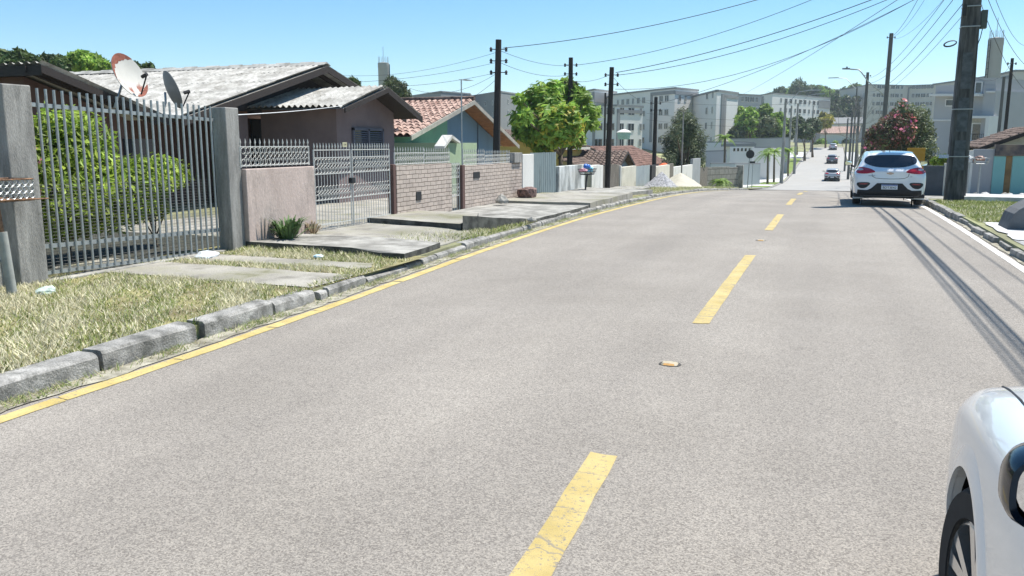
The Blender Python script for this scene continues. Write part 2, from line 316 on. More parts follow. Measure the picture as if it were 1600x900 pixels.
# ------------------------------------------------------------------ foliage
def leafcloud(blobs, n, size, rn, aspect=.5, hollow=.35, up=.3, tint=None, droop=0):
    mb = MB(); cols = []
    wts = [b[3] * b[4] * b[5] for b in blobs]; tot = sum(wts)
    for b, wt in zip(blobs, wts):
        tb = rn.uniform(.72, 1.2)
        for _ in range(max(4, int(n * wt / tot))):
            while True:
                d = Vector((rn.gauss(0, 1), rn.gauss(0, 1), rn.gauss(0, 1)))
                if d.length > .01: break
            d.normalize(); r = hollow + (1 - hollow) * rn.random() ** .6
            r *= 1 + .16 * sin(5 * d.x + b[0] * 3) * cos(4 * d.z + b[2]) + rn.uniform(-.06, .14)
            c = Vector((b[0] + d.x * r * b[3], b[1] + d.y * r * b[4], b[2] + d.z * r * b[5]))
            nrm = (d + Vector((rn.gauss(0, .7), rn.gauss(0, .7), rn.gauss(0, .7) + up))).normalized()
            t = nrm.cross(Vector((rn.gauss(0, 1), rn.gauss(0, 1), rn.gauss(0, 1) - droop)));
            if t.length < .01: continue
            t.normalize(); u = nrm.cross(t); sz = size * rn.uniform(.6, 1.4)
            a = t * sz; e = u * (sz * aspect)
            mb.add([c - a, c - e * .9 + nrm * sz * .12, c + a, c + e * .9 + nrm * sz * .12], [(0, 1, 2, 3)])
            k = tb * rn.uniform(.6, 1.35); g = rn.uniform(-.08, .1)
            cols.append((k * (1 + g), k, k * (1 - g)) if tint is None else tuple(k * q for q in tint(rn)))
    return mb, cols
def limbs(base, blobs, r0, rn, fork=.4):
    mb = MB(); base = Vector(base)
    cx = sum(b[0] for b in blobs) / len(blobs); cy = sum(b[1] for b in blobs) / len(blobs); zt = max(b[2] for b in blobs)
    zf = base.z + (zt - base.z) * fork
    f = Vector((base.x * .6 + cx * .4, base.y * .6 + cy * .4, zf))
    mid = (base + f) / 2 + Vector((rn.uniform(-.08, .08), rn.uniform(-.08, .08), 0)) * r0 * 6
    mb.tube([base, mid, f], [r0 * 1.25, r0 * .95, r0 * .75], 10)
    for b in blobs:
        e = Vector((b[0], b[1], b[2])); m2 = f.lerp(e, .5) + Vector((rn.uniform(-1, 1), rn.uniform(-1, 1), rn.uniform(.2, 1))) * r0 * 1.5
        mb.tube([f, m2, e], [r0 * .55, r0 * .35, r0 * .1], 6)
    return mb
def tree(name, label, base, blobs, n, size, lm, r0=.12, cat='tree', group=None, aspect=.5, fork=.4, seed=1, tint=None, up=.3, hollow=.35, extra=None, droop=0):
    rn = random.Random(seed)
    t = thing(name, label, cat, base, group)
    limbs(base, blobs, r0, rn, fork).build('trunk', bark, t, smooth=True)
    mb, cols = leafcloud(blobs, n, size, rn, aspect, hollow, up, tint, droop)
    mb.build('crown', lm, t, cols=cols)
    if extra: extra(t, rn)
    return t
def clumpy(cx, cy, cz, rx, ry, rz, k, rn, s=.45):
    out = [(cx, cy, cz, rx * .55, ry * .55, rz * .6)]
    for _ in range(k):
        d = Vector((rn.gauss(0, 1), rn.gauss(0, 1), rn.gauss(0, .9))).normalized(); q = rn.uniform(.55, .85)
        m_ = s * rn.uniform(.7, 1.2)
        out.append((cx + d.x * rx * q, cy + d.y * ry * q, cz + d.z * rz * q, rx * m_, ry * m_, rz * m_))
    return out
def text_mb(txt, size, depth=.004):
    cu = bpy.data.curves.new('t', 'FONT'); cu.body = txt; cu.size = size; cu.extrude = depth; cu.align_x = 'CENTER'; cu.align_y = 'CENTER'
    o = bpy.data.objects.new('t', cu); C.objects.link(o); bpy.context.view_layer.update()
    dg = bpy.context.evaluated_depsgraph_get(); me = bpy.data.meshes.new_from_object(o.evaluated_get(dg))
    mb = MB(); mb.add([v.co[:] for v in me.vertices], [tuple(p.vertices) for p in me.polygons]); bpy.data.objects.remove(o); bpy.data.meshes.remove(me); return mb
def place(mb, origin, xa, ya):   # maps local x,y,z of mb onto axes
    xa = Vector(xa).normalized(); ya = Vector(ya).normalized(); za = xa.cross(ya); o = Vector(origin)
    mb.v = [tuple(o + xa * v[0] + ya * v[1] + za * v[2]) for v in mb.v]; return mb
# ================================================================== SETTING: ground, road, kerbs, verges
FARZ = [(-80, .12), (40, -.2), (60, -1.2), (100, -1.6), (150, 1), (230, 5), (300, 11), (400, 17), (600, 22), (3000, 22)]
def gz(X, Y):
    n = zr(Y) + .12
    if Y < 30: return n
    t = max(0, min(1, (abs(X + 1) - 13) / 40)); t = t * t * (3 - 2 * t)
    bump = 0
    return n + (lerpk(FARZ, Y) - n) * t
ROADEND = 222
def ground():
    ys = [-500, -300, -200, -80, -50, -30] + [-20 + i * 1.5 for i in range(90)] + [115 + i * 6 for i in range(31)] + [300, 330, 370, 420, 500, 700, 1000]
    xo = [-900, -600, -400, -250, -160, -110, -80, -60, -48, -38, -30, -24, -19, -15, -12, -10, -8, -6.8]
    xr = [3.6, 5, 7, 10, 13, 17, 22, 30, 40, 52, 66, 85, 120, 180, 300, 600, 900]
    vs = []; fs = []
    for Y in ys:
        a = xl(Y); row = [(x, gz(x, Y)) for x in xo] + [(a - .55, gz(-5, Y)), (a - .42, gz(-5, Y)), (a - .40, zr(Y) - .06), (2.70, zr(Y) - .06), (2.72, gz(3, Y)), (2.9, gz(3, Y))] + [(x, gz(x, Y)) for x in xr]
        if Y > ROADEND - 4: row = [(x, z - (.2 if -8 < x < 130 and Y < ROADEND + 22 else 0)) for x, z in row]
        vs += [(x, Y, z) for x, z in row]
    n = len(row)
    for j in range(len(ys) - 1):
        for i in range(n - 1): fs.append((j * n + i, j * n + i + 1, (j + 1) * n + i + 1, (j + 1) * n + i))
    m = MB(); m.add(vs, fs); return struct(m.build('ground', earth))
ground()
def strip(name, m, y0, y1, fx0, fx1, dz, step=1.0, nx=6, kind=True, zf=zr, wob=0, seed=3):
    rn = random.Random(seed); mb = MB(); vs = []; fs = []; k = max(1, int(math.ceil((y1 - y0) / step)))
    for j in range(k + 1):
        Y = y0 + (y1 - y0) * j / k
        a = fx0(Y) if callable(fx0) else fx0; b = fx1(Y) if callable(fx1) else fx1
        a += rn.uniform(-wob, wob); b += rn.uniform(-wob, wob)
        for i in range(nx + 1): vs.append((a + (b - a) * i / nx, Y, zf(Y) + dz))
    for j in range(k):
        for i in range(nx): q = j * (nx + 1) + i; fs.append((q, q + 1, q + nx + 2, q + nx + 1))
    mb.add(vs, fs); o = mb.build(name, m); return struct(o) if kind else o
def road():
    mb = MB(); rows = []
    y = -60.
    while y < ROADEND: rows.append(((xl(y) - .36, y), (2.66, y), zr(y))); y += 1.5 if y < 60 else 3
    R = 26; cx = 2.66 + R
    for i in range(13):
        a = pi - (pi / 2) * i / 12
        rows.append(((cx + (R + 7.6) * cos(a), ROADEND + (R + 7.6) * sin(a) * .5), (cx + R * cos(a), ROADEND + R * sin(a) * .5), zr(ROADEND) + .04 * i))
    rows.append(((110, ROADEND + (R + 7.6) * .5), (110, ROADEND + R * .5), zr(ROADEND) + 2))
    vs = []; nx = 8
    for a, b, z in rows:
        for i in range(nx + 1):
            t = i / nx; vs.append((a[0] + (b[0] - a[0]) * t, a[1] + (b[1] - a[1]) * t, z + .05 * (1 - (2 * t - 1) ** 2) - .0))
    fs = []
    for j in range(len(rows) - 1):
        for i in range(nx): q = j * (nx + 1) + i; fs.append((q, q + 1, q + nx + 2, q + nx + 1))
    mb.add(vs, fs); struct(mb.build('road', asphalt, smooth=True))
def zroad(X, Y):
    a = xl(Y) - .36; t = (X - a) / (2.66 - a); nx = 8; s = max(0, min(nx, t * nx)); i = min(nx - 1, int(s)); fr = s - i
    f = lambda k: .05 * (1 - (2 * k / nx - 1) ** 2)
    y0 = -60 + 1.5 * math.floor((Y + 60) / 1.5); u = (Y - y0) / 1.5
    zz = zr(y0) + (zr(y0 + 1.5) - zr(y0)) * u if Y < 58 else zr(Y)
    return zz + f(i) + (f(i + 1) - f(i)) * fr
road()
def mark(name, m, y0, y1, fa, fb, step=.5, rag=0, seed=1, breaks=None):
    rn = random.Random(seed); mb = MB(); k = max(1, int((y1 - y0) / step)); nx = 2; vs = []; fs = []
    for j in range(k + 1):
        Y = y0 + (y1 - y0) * j / k; a = fa(Y) + rn.uniform(-rag, rag); b = fb(Y) + rn.uniform(-rag, rag)
        for i in range(nx + 1):
            X = a + (b - a) * i / nx; vs.append((X, Y + (rn.uniform(-.02, .02) if j in (0, k) else 0), zroad(X, Y) + .004 + (.004 if Y > 30 else 0)))
    for j in range(k):
        for i in range(nx): q = j * (nx + 1) + i; fs.append((q, q + 1, q + nx + 2, q + nx + 1))
    mb.add(vs, fs); return struct(mb.build(name, m))
CX = -1.02
for i, (a, b) in enumerate([(-4.2, -.8), (1.35, 4.05), (7.49, 12.5), (16.3, 20.3), (24.1, 27.8), (31.8, 35.5), (39.5, 43)]):
    mark('centre_line_dash', yellow_paint, a, b, lambda Y: CX - .07 + max(0, 4 - Y) * .045, lambda Y: CX + .078 + max(0, 4 - Y) * .045, .25, .004, i)
# left edge line: short painted lengths, cracked apart at the gutter joints
rn = random.Random(5); Y = -6.
while Y < 52:
    ln = rn.uniform(.75, 1.25) if Y < 12 else rn.uniform(3, 5)
    mark('edge_line_left', edge_yellow, Y + .012, Y + ln - (.012 if Y < 12 else 0), lambda Y: xl(Y) - .135, lambda Y: xl(Y), .25, .006, int(Y * 7) + 60)
    Y += ln
mark('edge_line_right', white_paint, -6, 56, lambda Y: 2.42, lambda Y: 2.54, 1.5, .006, 3)
mark('edge_line_far', white_paint, 72, 200, lambda Y: 2.05, lambda Y: 2.16, 1.5, .01, 4)
# dirt and weeds in the gutter between the yellow line and the kerb
strip('gutter_dirt', mat('gutter_dirt', (.24, .22, .17), .95, .25, 6, col2=(.36, .34, .27), bump=.6, bscale=80, fine=.3, fscale=90), -4, 50, lambda Y: xl(Y) - .36, lambda Y: xl(Y) - .165, .012, .18, 3, wob=.035)
strip('gutter_right', MATS['gutter_dirt'], -4, 50, lambda Y: 2.58, lambda Y: 2.70, .012, .3, 2, wob=.03)
# left kerb of separate worn stones
def kerbs_left():
    rn = random.Random(11); Y = -6.
    bounds = [3.2, 4.44, 5.48, 5.62, 6.62, 7.36, 7.55, 8.4]
    mb = MB()
    def stone(y0, y1, top, dx=0, drop=0):
        n = max(1, int((y1 - y0) / .5)); prof = [(-.40, -.1), (-.335, -.1), (-.345, top - .03), (-.365, top - .008), (-.40, top), (-.53, top), (-.545, top - .02), (-.55, -.1)]
        vs = []; fs = []
        for j in range(n + 1):
            y = y0 + (y1 - y0) * j / n
            for (a, b) in prof: vs.append((xl(y) + a + dx + rn.uniform(-.006, .006), y, zr(y) + b + (rn.uniform(-.006, .006) if b > 0 else 0) - drop * j / n))
        k = len(prof)
        for j in range(n):
            for i in range(k): i2 = (i + 1) % k; fs.append((j * k + i, j * k + i2, (j + 1) * k + i2, (j + 1) * k + i))
        fs.append(tuple(range(k))); fs.append(tuple(n * k + i for i in reversed(range(k))))
        mb.add(vs, fs)
    stone(-6, 3.18, .15)
    stone(3.2, 4.42, .15); stone(4.46, 5.46, .165); stone(5.58, 6.58, .155, -.01); stone(6.62, 7.34, .13, -.01); stone(7.42, 7.56, .1, .01)
    y = 7.62
    while y < 57:
        ln = rn.uniform(.8, 1.2); low = 8.0 < y < 10.3
        stone(y, y + ln - .02, .085 if low else rn.uniform(.09, .125), rn.uniform(-.014, .014), rn.uniform(-.012, .012)); y += ln
    struct(mb.build('kerb', kerbmat))
    mb.v = []; mb.f = []; y = 70
    while y < 200: stone(y, y + 3.95, .14); y += 4
    struct(mb.build('kerb', kerbmat))
kerbs_left()
def kerbs_right():
    rn = random.Random(12); mb = MB()
    def stone(y0, y1, top, dx=0, tilt=0):
        i0 = len(mb.v); mb.box(2.63 + dx, 2.78 + dx, y0, y1, zr(y0) - .1, zr((y0 + y1) / 2) + top, .012); mb.rot((2.7, (y0 + y1) / 2), tilt, i0)
    y = 20.2
    while y < 57: stone(y, y + .97, .14 + rn.uniform(-.01, .012), rn.uniform(-.02, .02), rn.uniform(-.02, .02)); y += 1.0
    for y, t, tp in ((19.2, .05, .09), (18.2, -.04, .07), (17.1, .06, .09), (15.9, .02, .1), (14.7, -.03, .08), (13.4, .04, .1), (12.1, 0, .1), (10.8, .03, .11), (9.5, 0, .12), (8.3, 0, .12), (7.1, 0, .12), (5.9, 0, .12), (4.7, 0, .12), (3.5, 0, .12), (2.3, 0, .12), (1.1, 0, .12)): stone(y, y + .93, tp, rn.uniform(-.02, .04), t)
    struct(mb.build('kerb', kerbmat))
    mb = MB(); y = 72
    while y < 195: mb.box(2.63, 2.78, y, y + 3.95, zr(y) - .3, zr(y + 2) + .14); y += 4
    struct(mb.build('kerb', kerbmat))
kerbs_right()
# verge sheets
def patch_sheet(name, m, pts, dz=.004, sub=.35, wob=.0, seed=1, zf=None):
    bm = bmesh.new(); f = bm.faces.new([bm.verts.new((x, y, 0)) for x, y in pts])
    xs = [p[0] for p in pts]; ys = [p[1] for p in pts]
    x = min(xs) + sub
    while x < max(xs): bmesh.ops.bisect_plane(bm, geom=list(bm.verts) + list(bm.edges) + list(bm.faces), plane_co=(x, 0, 0), plane_no=(1, 0, 0)); x += sub
    y = min(ys) + sub
    while y < max(ys): bmesh.ops.bisect_plane(bm, geom=list(bm.verts) + list(bm.edges) + list(bm.faces), plane_co=(0, y, 0), plane_no=(0, 1, 0)); y += sub
    rn = random.Random(seed)
    for v in bm.verts:
        bd = any(e.is_boundary for e in v.link_edges)
        if bd and wob: v.co.x += rn.uniform(-wob, wob); v.co.y += rn.uniform(-wob, wob)
        v.co.z = (zf or gz)(v.co.x, v.co.y) + dz
    bm.normal_update()
    for ff in bm.faces:
        if ff.normal.z < 0: ff.normal_flip()
    bm.verts.ensure_lookup_table(); mb = MB(); mb.add([v.co[:] for v in bm.verts], [[v.index for v in q.verts] for q in bm.faces]); bm.free()
    return struct(mb.build(name, m))
patch_sheet('verge_soil', soil, [(-12, -4), (-5.1, -4), (-5.1, 10.2), (-12, 10.2)], .006, 1)
patch_sheet('driveway_strip', slabmat, [(-9, 7.5), (-5.1, 7.45), (-5.15, 8.35), (-9, 8.5)], .018, .22, .03, 2)
patch_sheet('driveway_strip', slabmat, [(-8.6, 8.75), (-5.3, 8.85), (-5.4, 9.3), (-8.2, 9.35)], .014, .22, .05, 3)
patch_sheet('verge_soil', soil, [(-8.1, 10.0), (-5.5, 10.0), (-5.6, 58), (-8.1, 58)], .008, 1)
patch_sheet('yard_paving', slabmat, [(-12.5, 11.2), (-8.1, 11.2), (-8.1, 36), (-12.5, 36)], .01, 1)
patch_sheet('yard_ground', mat('dark_yard_ground', (.045, .045, .032), .95, .3, 3, bump=.6, bscale=20), [(-15, 4), (-8.6, 4), (-8.6, 11.2), (-15, 11.2)], .012, 1)
def slab(pts, top, bot, m=slabmat, name='driveway_slab', seed=0):
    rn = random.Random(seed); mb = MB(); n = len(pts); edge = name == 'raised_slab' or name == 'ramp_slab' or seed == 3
    P = []
    for i in range(n):     # subdivide the outline a little and ruffle it
        a = Vector(pts[i]); b = Vector(pts[(i + 1) % n]); k = max(1, int((b - a).length / .4))
        for j in range(k): q = a.lerp(b, j / k); P.append((q.x + rn.uniform(-.02, .02), q.y + rn.uniform(-.02, .02)))
    zt = top if callable(top) else (lambda x, y: top)
    mb.add([(x, y, zt(x, y) + rn.uniform(-.006, .006)) for x, y in P] + [(x, y, bot) for x, y in P], [tuple(range(len(P)))] + ([] if edge else [(i, i + len(P), (i + 1) % len(P) + len(P), (i + 1) % len(P)) for i in range(len(P))]))
    if edge: eb = MB(); eb.add(mb.v, [(i, i + len(P), (i + 1) % len(P) + len(P), (i + 1) % len(P)) for i in range(len(P))]); struct(eb.build('slab_edge', shade_concrete))
    return struct(mb.build(name, m))
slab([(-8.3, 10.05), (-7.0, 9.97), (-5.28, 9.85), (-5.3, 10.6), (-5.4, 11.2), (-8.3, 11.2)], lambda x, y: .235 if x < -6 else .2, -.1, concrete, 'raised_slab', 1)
slab([(-8.3, 11.2), (-5.46, 11.2), (-5.5, 13.2), (-5.9, 13.3), (-8.3, 13.6)], lambda x, y: .2 if x < -6.2 else .14, -.1, slabmat, 'driveway_slab', 2)
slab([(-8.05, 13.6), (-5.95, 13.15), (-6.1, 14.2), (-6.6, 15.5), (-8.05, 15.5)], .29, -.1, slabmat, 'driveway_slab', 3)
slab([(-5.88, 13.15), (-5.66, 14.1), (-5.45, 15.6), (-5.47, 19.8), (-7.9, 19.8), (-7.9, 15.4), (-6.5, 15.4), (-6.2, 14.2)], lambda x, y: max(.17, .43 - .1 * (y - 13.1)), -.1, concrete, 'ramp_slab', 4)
slab([(-7.95, 19.8), (-5.45, 19.8), (-5.45, 24.5), (-7.95, 23.5)], .23, -.1, slabmat, 'driveway_slab', 5)
slab([(-7.95, 23.6), (-6.1, 24.6), (-5.45, 27.6), (-7.95, 28.2)], .16, -.3, concrete, 'driveway_slab', 6)
slab([(-7.95, 28.6), (-6.6, 28.6), (-6.6, 33), (-7.95, 33)], -.02, -.5, concrete, 'driveway_slab', 7)
# right verge
patch_sheet('verge_soil', lawn_soil, [(2.8, 18.7), (9, 18.7), (9, 26.8), (2.8, 26.8)], .006, 1)
patch_sheet('broken_pavement', pale_slab, [(2.85, 15.2), (5.8, 15.1), (5.8, 18.75), (2.9, 18.6)], .02, .3, .05, 5)
patch_sheet('gravel_verge', mat('grey_gravel', (.24, .24, .24), .9, .2, 20, col2=(.4, .4, .39), bump=1, bscale=60, fine=.5, fscale=45), [(2.82, -4), (9, -4), (9, 15.3), (2.82, 15.3)], .008, .5, .02, 6)
slab([(3.65, 26.9), (14, 26.9), (14, 28.5), (3.65, 28.5)], .17, -.2, pale_slab, 'pavement_slab', 8)
patch_sheet('footpath', concrete, [(2.85, 28.4), (14, 28.4), (14, 31.6), (2.85, 31.6)], .006, .8, .02, 7)
# side street and the far pavements
patch_sheet('side_street', asphalt, [(-60, 59), (-4.9, 59), (-4.8, 69.5), (-60, 69.5)], -.02, 4)
patch_sheet('pavement', pale_slab, [(-10.5, 72), (-5.3, 72), (-5.2, 200), (-9.5, 200)], .01, 4)
for a, b in ((77, 84), (90, 99), (124, 168)): patch_sheet('grass_strip', mat('far_grass', (.15, .21, .04), .9, .2, .8, bump=.5, bscale=10) if 'far_grass' not in MATS else MATS['far_grass'], [(-7.5 if a > 100 else -7, a), (-5.25, a), (-5.25, b), (-7.5 if a > 100 else -7, b)], .03, 4)
patch_sheet('grass_bank', MATS['far_grass'], [(-13, 70), (-7.6, 70.4), (-8.5, 77), (-14, 86)], .02, 4)
patch_sheet('pavement', pale_slab, [(2.85, 72), (5.4, 72), (5.4, 200), (2.85, 200)], .01, 4)
patch_sheet('grass_strip', MATS['far_grass'], [(2.85, 60), (4.6, 60), (4.6, 84), (2.85, 84)], .03, 4)
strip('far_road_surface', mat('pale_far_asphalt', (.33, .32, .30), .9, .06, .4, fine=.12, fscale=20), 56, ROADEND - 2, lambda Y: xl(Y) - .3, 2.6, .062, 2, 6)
# ---- grass
def grass(name, label, areas, dens, h, seed, straw=.55, w=.006):
    rn = random.Random(seed); mb = MB(); cols = []
    for poly, dn in areas:
        xs = [p[0] for p in poly]; ys = [p[1] for p in poly]; A = (max(xs) - min(xs)) * (max(ys) - min(ys))
        def inside(x, y):
            c = False; j = len(poly) - 1
            for i in range(len(poly)):
                if (poly[i][1] > y) != (poly[j][1] > y) and x < (poly[j][0] - poly[i][0]) * (y - poly[i][1]) / (poly[j][1] - poly[i][1]) + poly[i][0]: c = not c
                j = i
            return c
        for _ in range(int(A * dens * dn)):
            x = rn.uniform(min(xs), max(xs)); y = rn.uniform(min(ys), max(ys))
            if not inside(x, y): continue
            p = sin(x * 1.9 + 1.3 * sin(y * 1.1)) * cos(y * 1.6 + sin(x * 2.3)) + .5 * sin(x * 7 + y * 5)
            if rn.random() < .2 + .55 * (p < -.7): continue
            hh = h * rn.uniform(.35, 1.25) * (1 + .3 * p); z = gz(x, y) + .005; a = rn.uniform(0, 2 * pi); ln = rn.uniform(.2, 1.5) * hh
            ww = w * rn.uniform(.6, 1.5); ca, sa = cos(a), sin(a); b = a + pi / 2 + rn.uniform(-.8, .8)
            mb.add([(x - ca * ww, y - sa * ww, z), (x + ca * ww, y + sa * ww, z), (x + cos(b) * ln, y + sin(b) * ln, z + hh)], [(0, 1, 2)])
            s = rn.random() < straw + .22 * (p > .2) - .2 * (p < -.3)
            k = rn.uniform(.65, 1.3)
            cols.append((.66 * k, .62 * k, .43 * k) if s else ((.22 * k, .27 * k, .075 * k) if rn.random() < .7 else (.34 * k, .37 * k, .13 * k)))
    o = mb.build(name, grassm, cols=cols); tag(o, label, 'grass', kind='stuff'); return o
grass('verge_grass', 'dry mown grass between the near kerb and the tall barred gate', [([(-8.3, 3.3), (-8.3, 7.55), (-5.1, 7.4), (-5.02, 2.2), (-6.5, 2.2)], 1.0), ([(-8.6, 6.9), (-8.2, 8.75), (-5.1, 8.85), (-5.1, 7.4), (-5.25, 7.6), (-5.3, 8.4), (-8, 8.4)], .8), ([(-8.1, 9.3), (-8.1, 10.0), (-5.15, 9.85), (-5.15, 8.8), (-5.4, 9.3)], 1.0)], 3600, .05, 1, .62)
grass('verge_weeds', 'short weeds scattered along driveway slabs and kerb', [([(-8.0, 9.75), (-8.0, 10.05), (-5.3, 9.95), (-5.3, 9.7)], 3), ([(-7.9, 11.05), (-7.9, 11.35), (-5.5, 11.35), (-5.5, 11.05)], .8), ([(-8, 13.35), (-8, 13.6), (-6, 13.25), (-6, 12.9)], 1.2), ([(-6.1, 12.6), (-5.7, 14), (-5.4, 15.7), (-5.38, 13), (-5.4, 12)], 1.5), ([(-5.6, 10.7), (-5.4, 15.4), (-6.2, 13.8), (-6.8, 10.9)], .5), ([(-7.9, 31), (-5.5, 27.8), (-5.4, 56), (-7.9, 56)], .35)], 900, .07, 2, .35, .008)
def gutter_weeds():
    rn = random.Random(8); mb = MB(); cols = []
    for _ in range(9000):
        y = 1.5 + 24 * rn.random() ** 1.3; x = xl(y) - .2 - .16 * rn.random(); p = sin(y * 2.3) + sin(y * 5.1 + 1)
        if p < .0 and rn.random() < .75: continue
        h = rn.uniform(.015, .06); a = rn.uniform(0, 6.28); b = rn.uniform(0, 6.28); z = zr(y) + .01; l = h * rn.uniform(.5, 2)
        mb.add([(x - cos(a) * .004, y - sin(a) * .004, z), (x + cos(a) * .004, y + sin(a) * .004, z), (x + cos(b) * l, y + sin(b) * l, z + h)], [(0, 1, 2)])
        k = rn.uniform(.7, 1.2); cols.append((.5 * k, .46 * k, .27 * k) if rn.random() < .45 else (.24 * k, .32 * k, .09 * k))
    tag(mb.build('gutter_weeds', grassm, cols=cols), 'sparse weeds and dry clippings in the gutter beside the yellow line', 'weeds', kind='stuff')
gutter_weeds()
grass('lawn_grass', 'bright green lawn at the foot of the big concrete pole', [([(2.85, 18.8), (7.5, 18.8), (7.5, 26.8), (2.85, 26.8)], 1)], 900, .06, 4, .12, .012)
def tuft(name, label, c, n, h, spread, seed, g=None, wd=.018, col=(.16, .27, .07)):
    rn = random.Random(seed); mb = MB(); cols = []
    for _ in range(n):
        a = rn.uniform(0, 2 * pi); r0 = rn.uniform(0, spread * .3); hh = h * rn.uniform(.5, 1.15); out = rn.uniform(.2, .9) * spread
        p0 = Vector((c[0] + cos(a) * r0, c[1] + sin(a) * r0, c[2])); p1 = p0 + Vector((cos(a) * out * .5, sin(a) * out * .5, hh * .8)); p2 = p0 + Vector((cos(a) * out, sin(a) * out, hh * rn.uniform(.75, 1.05)))
        s = Vector((-sin(a), cos(a), 0)) * wd
        mb.add([p0 - s * .7, p0 + s * .7, p1 + s, p1 - s, p2], [(0, 1, 2, 3), (3, 2, 4)]); k = rn.uniform(.55, 1.4); cols += [tuple(q * k for q in col)] * 2
    o = mb.build(name, grassm, loc=c, cols=cols); return tag(o, label, 'plant', g)
tuft('sword_plant', 'clump of upright sword leaves growing against the mauve wall', (-7.66, 10.6, .22), 110, .33, .46, 1, wd=.02, col=(.10, .17, .06))
tuft('sword_plant', 'thin reddish dry plant at the mauve wall end beside the spear gate', (-7.8, 11.45, .22), 40, .2, .28, 2, wd=.012, col=(.32, .25, .16))
tuft('weed_tuft', 'green weed tuft sprouting from the gap between kerb stones', (-5.02, 5.53, .02), 30, .17, .14, 3, wd=.005, col=(.2, .25, .08))
# ---- small litter and stones
def litter(name, label, c, r, m, seed, sq=.5):
    mb = MB().rock(c, r, sq, seed); return tag(mb.build(name, m, loc=c), label, name.replace('_', ' '))
pale_plastic = mat('pale_plastic_bag', (.62, .65, .66), .5, .1, 30, bump=.5, bscale=30)
litter('plastic_bag', 'crumpled white plastic bag lying at the right foot of the barred gate', (-7.85, 9.02, .16), .17, pale_plastic, 1, .3)
litter('plastic_bottle', 'crushed blue and white packet in the grass before the ledge', (-6.35, 9.45, .16), .07, mat('blue_packet', (.2, .5, .65), .4, .2, 30, col2=(.7, .75, .75)), 3, .5)
litter('rubble_stone', 'pale stone lying on the pavement at the brick wall foot', (-7.45, 18.9, .3), .2, concrete, 4, .7)
litter('rubbish_heap', 'dark heap of rubbish at the far end of the brick wall', (-7.65, 21.3, .33), .26, mat('dark_rubbish', (.06, .045, .05), .8, .5, 14, col2=(.2, .12, .1), bump=1, bscale=30), 5, .7)
litter('litter_scrap', 'greenish white litter scraps at the foot of the basket pipe', (-7.5, 6.2, .15), .09, mat('pale_scrap', (.42, .5, .45), .8, .3, 20), 6, .5)
litter('rubble_stone', 'small rubble stone wedged at the kerb beside the ramp slab', (-5.35, 15.2, .2), .11, concrete, 7)
def pile(name, label, c, r, h, m, seed):
    rn = random.Random(seed); mb = MB(); vs = [(c[0], c[1], c[2] + h)]; fs = []; rings = 9; n = 28
    for i in range(1, rings + 1):
        t = i / rings
        for k in range(n):
            a = 2 * pi * k / n; rr = r * t * (1 + .1 * sin(3 * a + seed) + rn.uniform(-.03, .03)); vs.append((c[0] + cos(a) * rr * .62, c[1] + sin(a) * rr * 1.2, c[2] - .08 + (h + .08) * (1 - t) ** .95 + (rn.uniform(-.03, .03) if i < rings else -.05)))
    for k in range(n): fs.append((0, 1 + k, 1 + (k + 1) % n))
    for i in range(rings - 1):
        for k in range(n): a = 1 + i * n; fs.append((a + k, a + n + k, a + n + (k + 1) % n, a + (k + 1) % n))
    mb.add(vs, fs); return tag(mb.build(name, m, loc=c, smooth=True), label, 'pile')
gp = onX(1003, 292, -7.2); sp_ = onX(1040, 293, -7.2)
pile('gravel_pile', 'grey gravel heap left of the pale sand heap', (-7.1, 37.8, gz(-7, 37.8)), 1.4, .72, mat('pile_gravel', (.19, .19, .2), .9, .3, 12, col2=(.33, .33, .34), bump=1, bscale=14, fine=.5, fscale=18), 3)
pile('sand_pile', 'pale cream sand heap against the low white wall', (-7.0, 42.2, gz(-7, 42.2)), 2.0, .74, mat('pile_sand', (.46, .43, .35), .95, .08, 4, bump=.5, bscale=20), 5)
# rubble line at the right wall foot
rn = random.Random(21)
rb = MB()
RUB = []
for i in range(46):
    x = 3.9 + i * .13 + rn.uniform(-.05, .05); y = rn.uniform(30.2, 31.3); r = rn.uniform(.06, .17)
    o = MB().rock((x, y, gz(x, y) + r * .25), r, .7, i).build('rubble_stone', pale_slab if rn.random() < .6 else concrete, loc=(x, y, gz(x, y)))
    tag(o, 'one of the broken pale stones strewn along the grey wall foot behind the pole', 'stone', 'broken stones along the right wall')
# block at the right edge
mb = MB(); mb.prism([(3.02, 17.1, .1), (3.12, 17.1, .42), (3.2, 17.1, .5), (4.0, 17.1, 1.02), (5.0, 17.1, 1.1), (5.0, 17.1, .1)], (0, .9, 0))
tag(mb.build('concrete_block', mat('dark_block', (.13, .135, .14), .9, .2, 4, bump=.4), loc=(3.6, 17.5, .1)), 'dark grey slanted concrete block at the right picture edge', 'block')
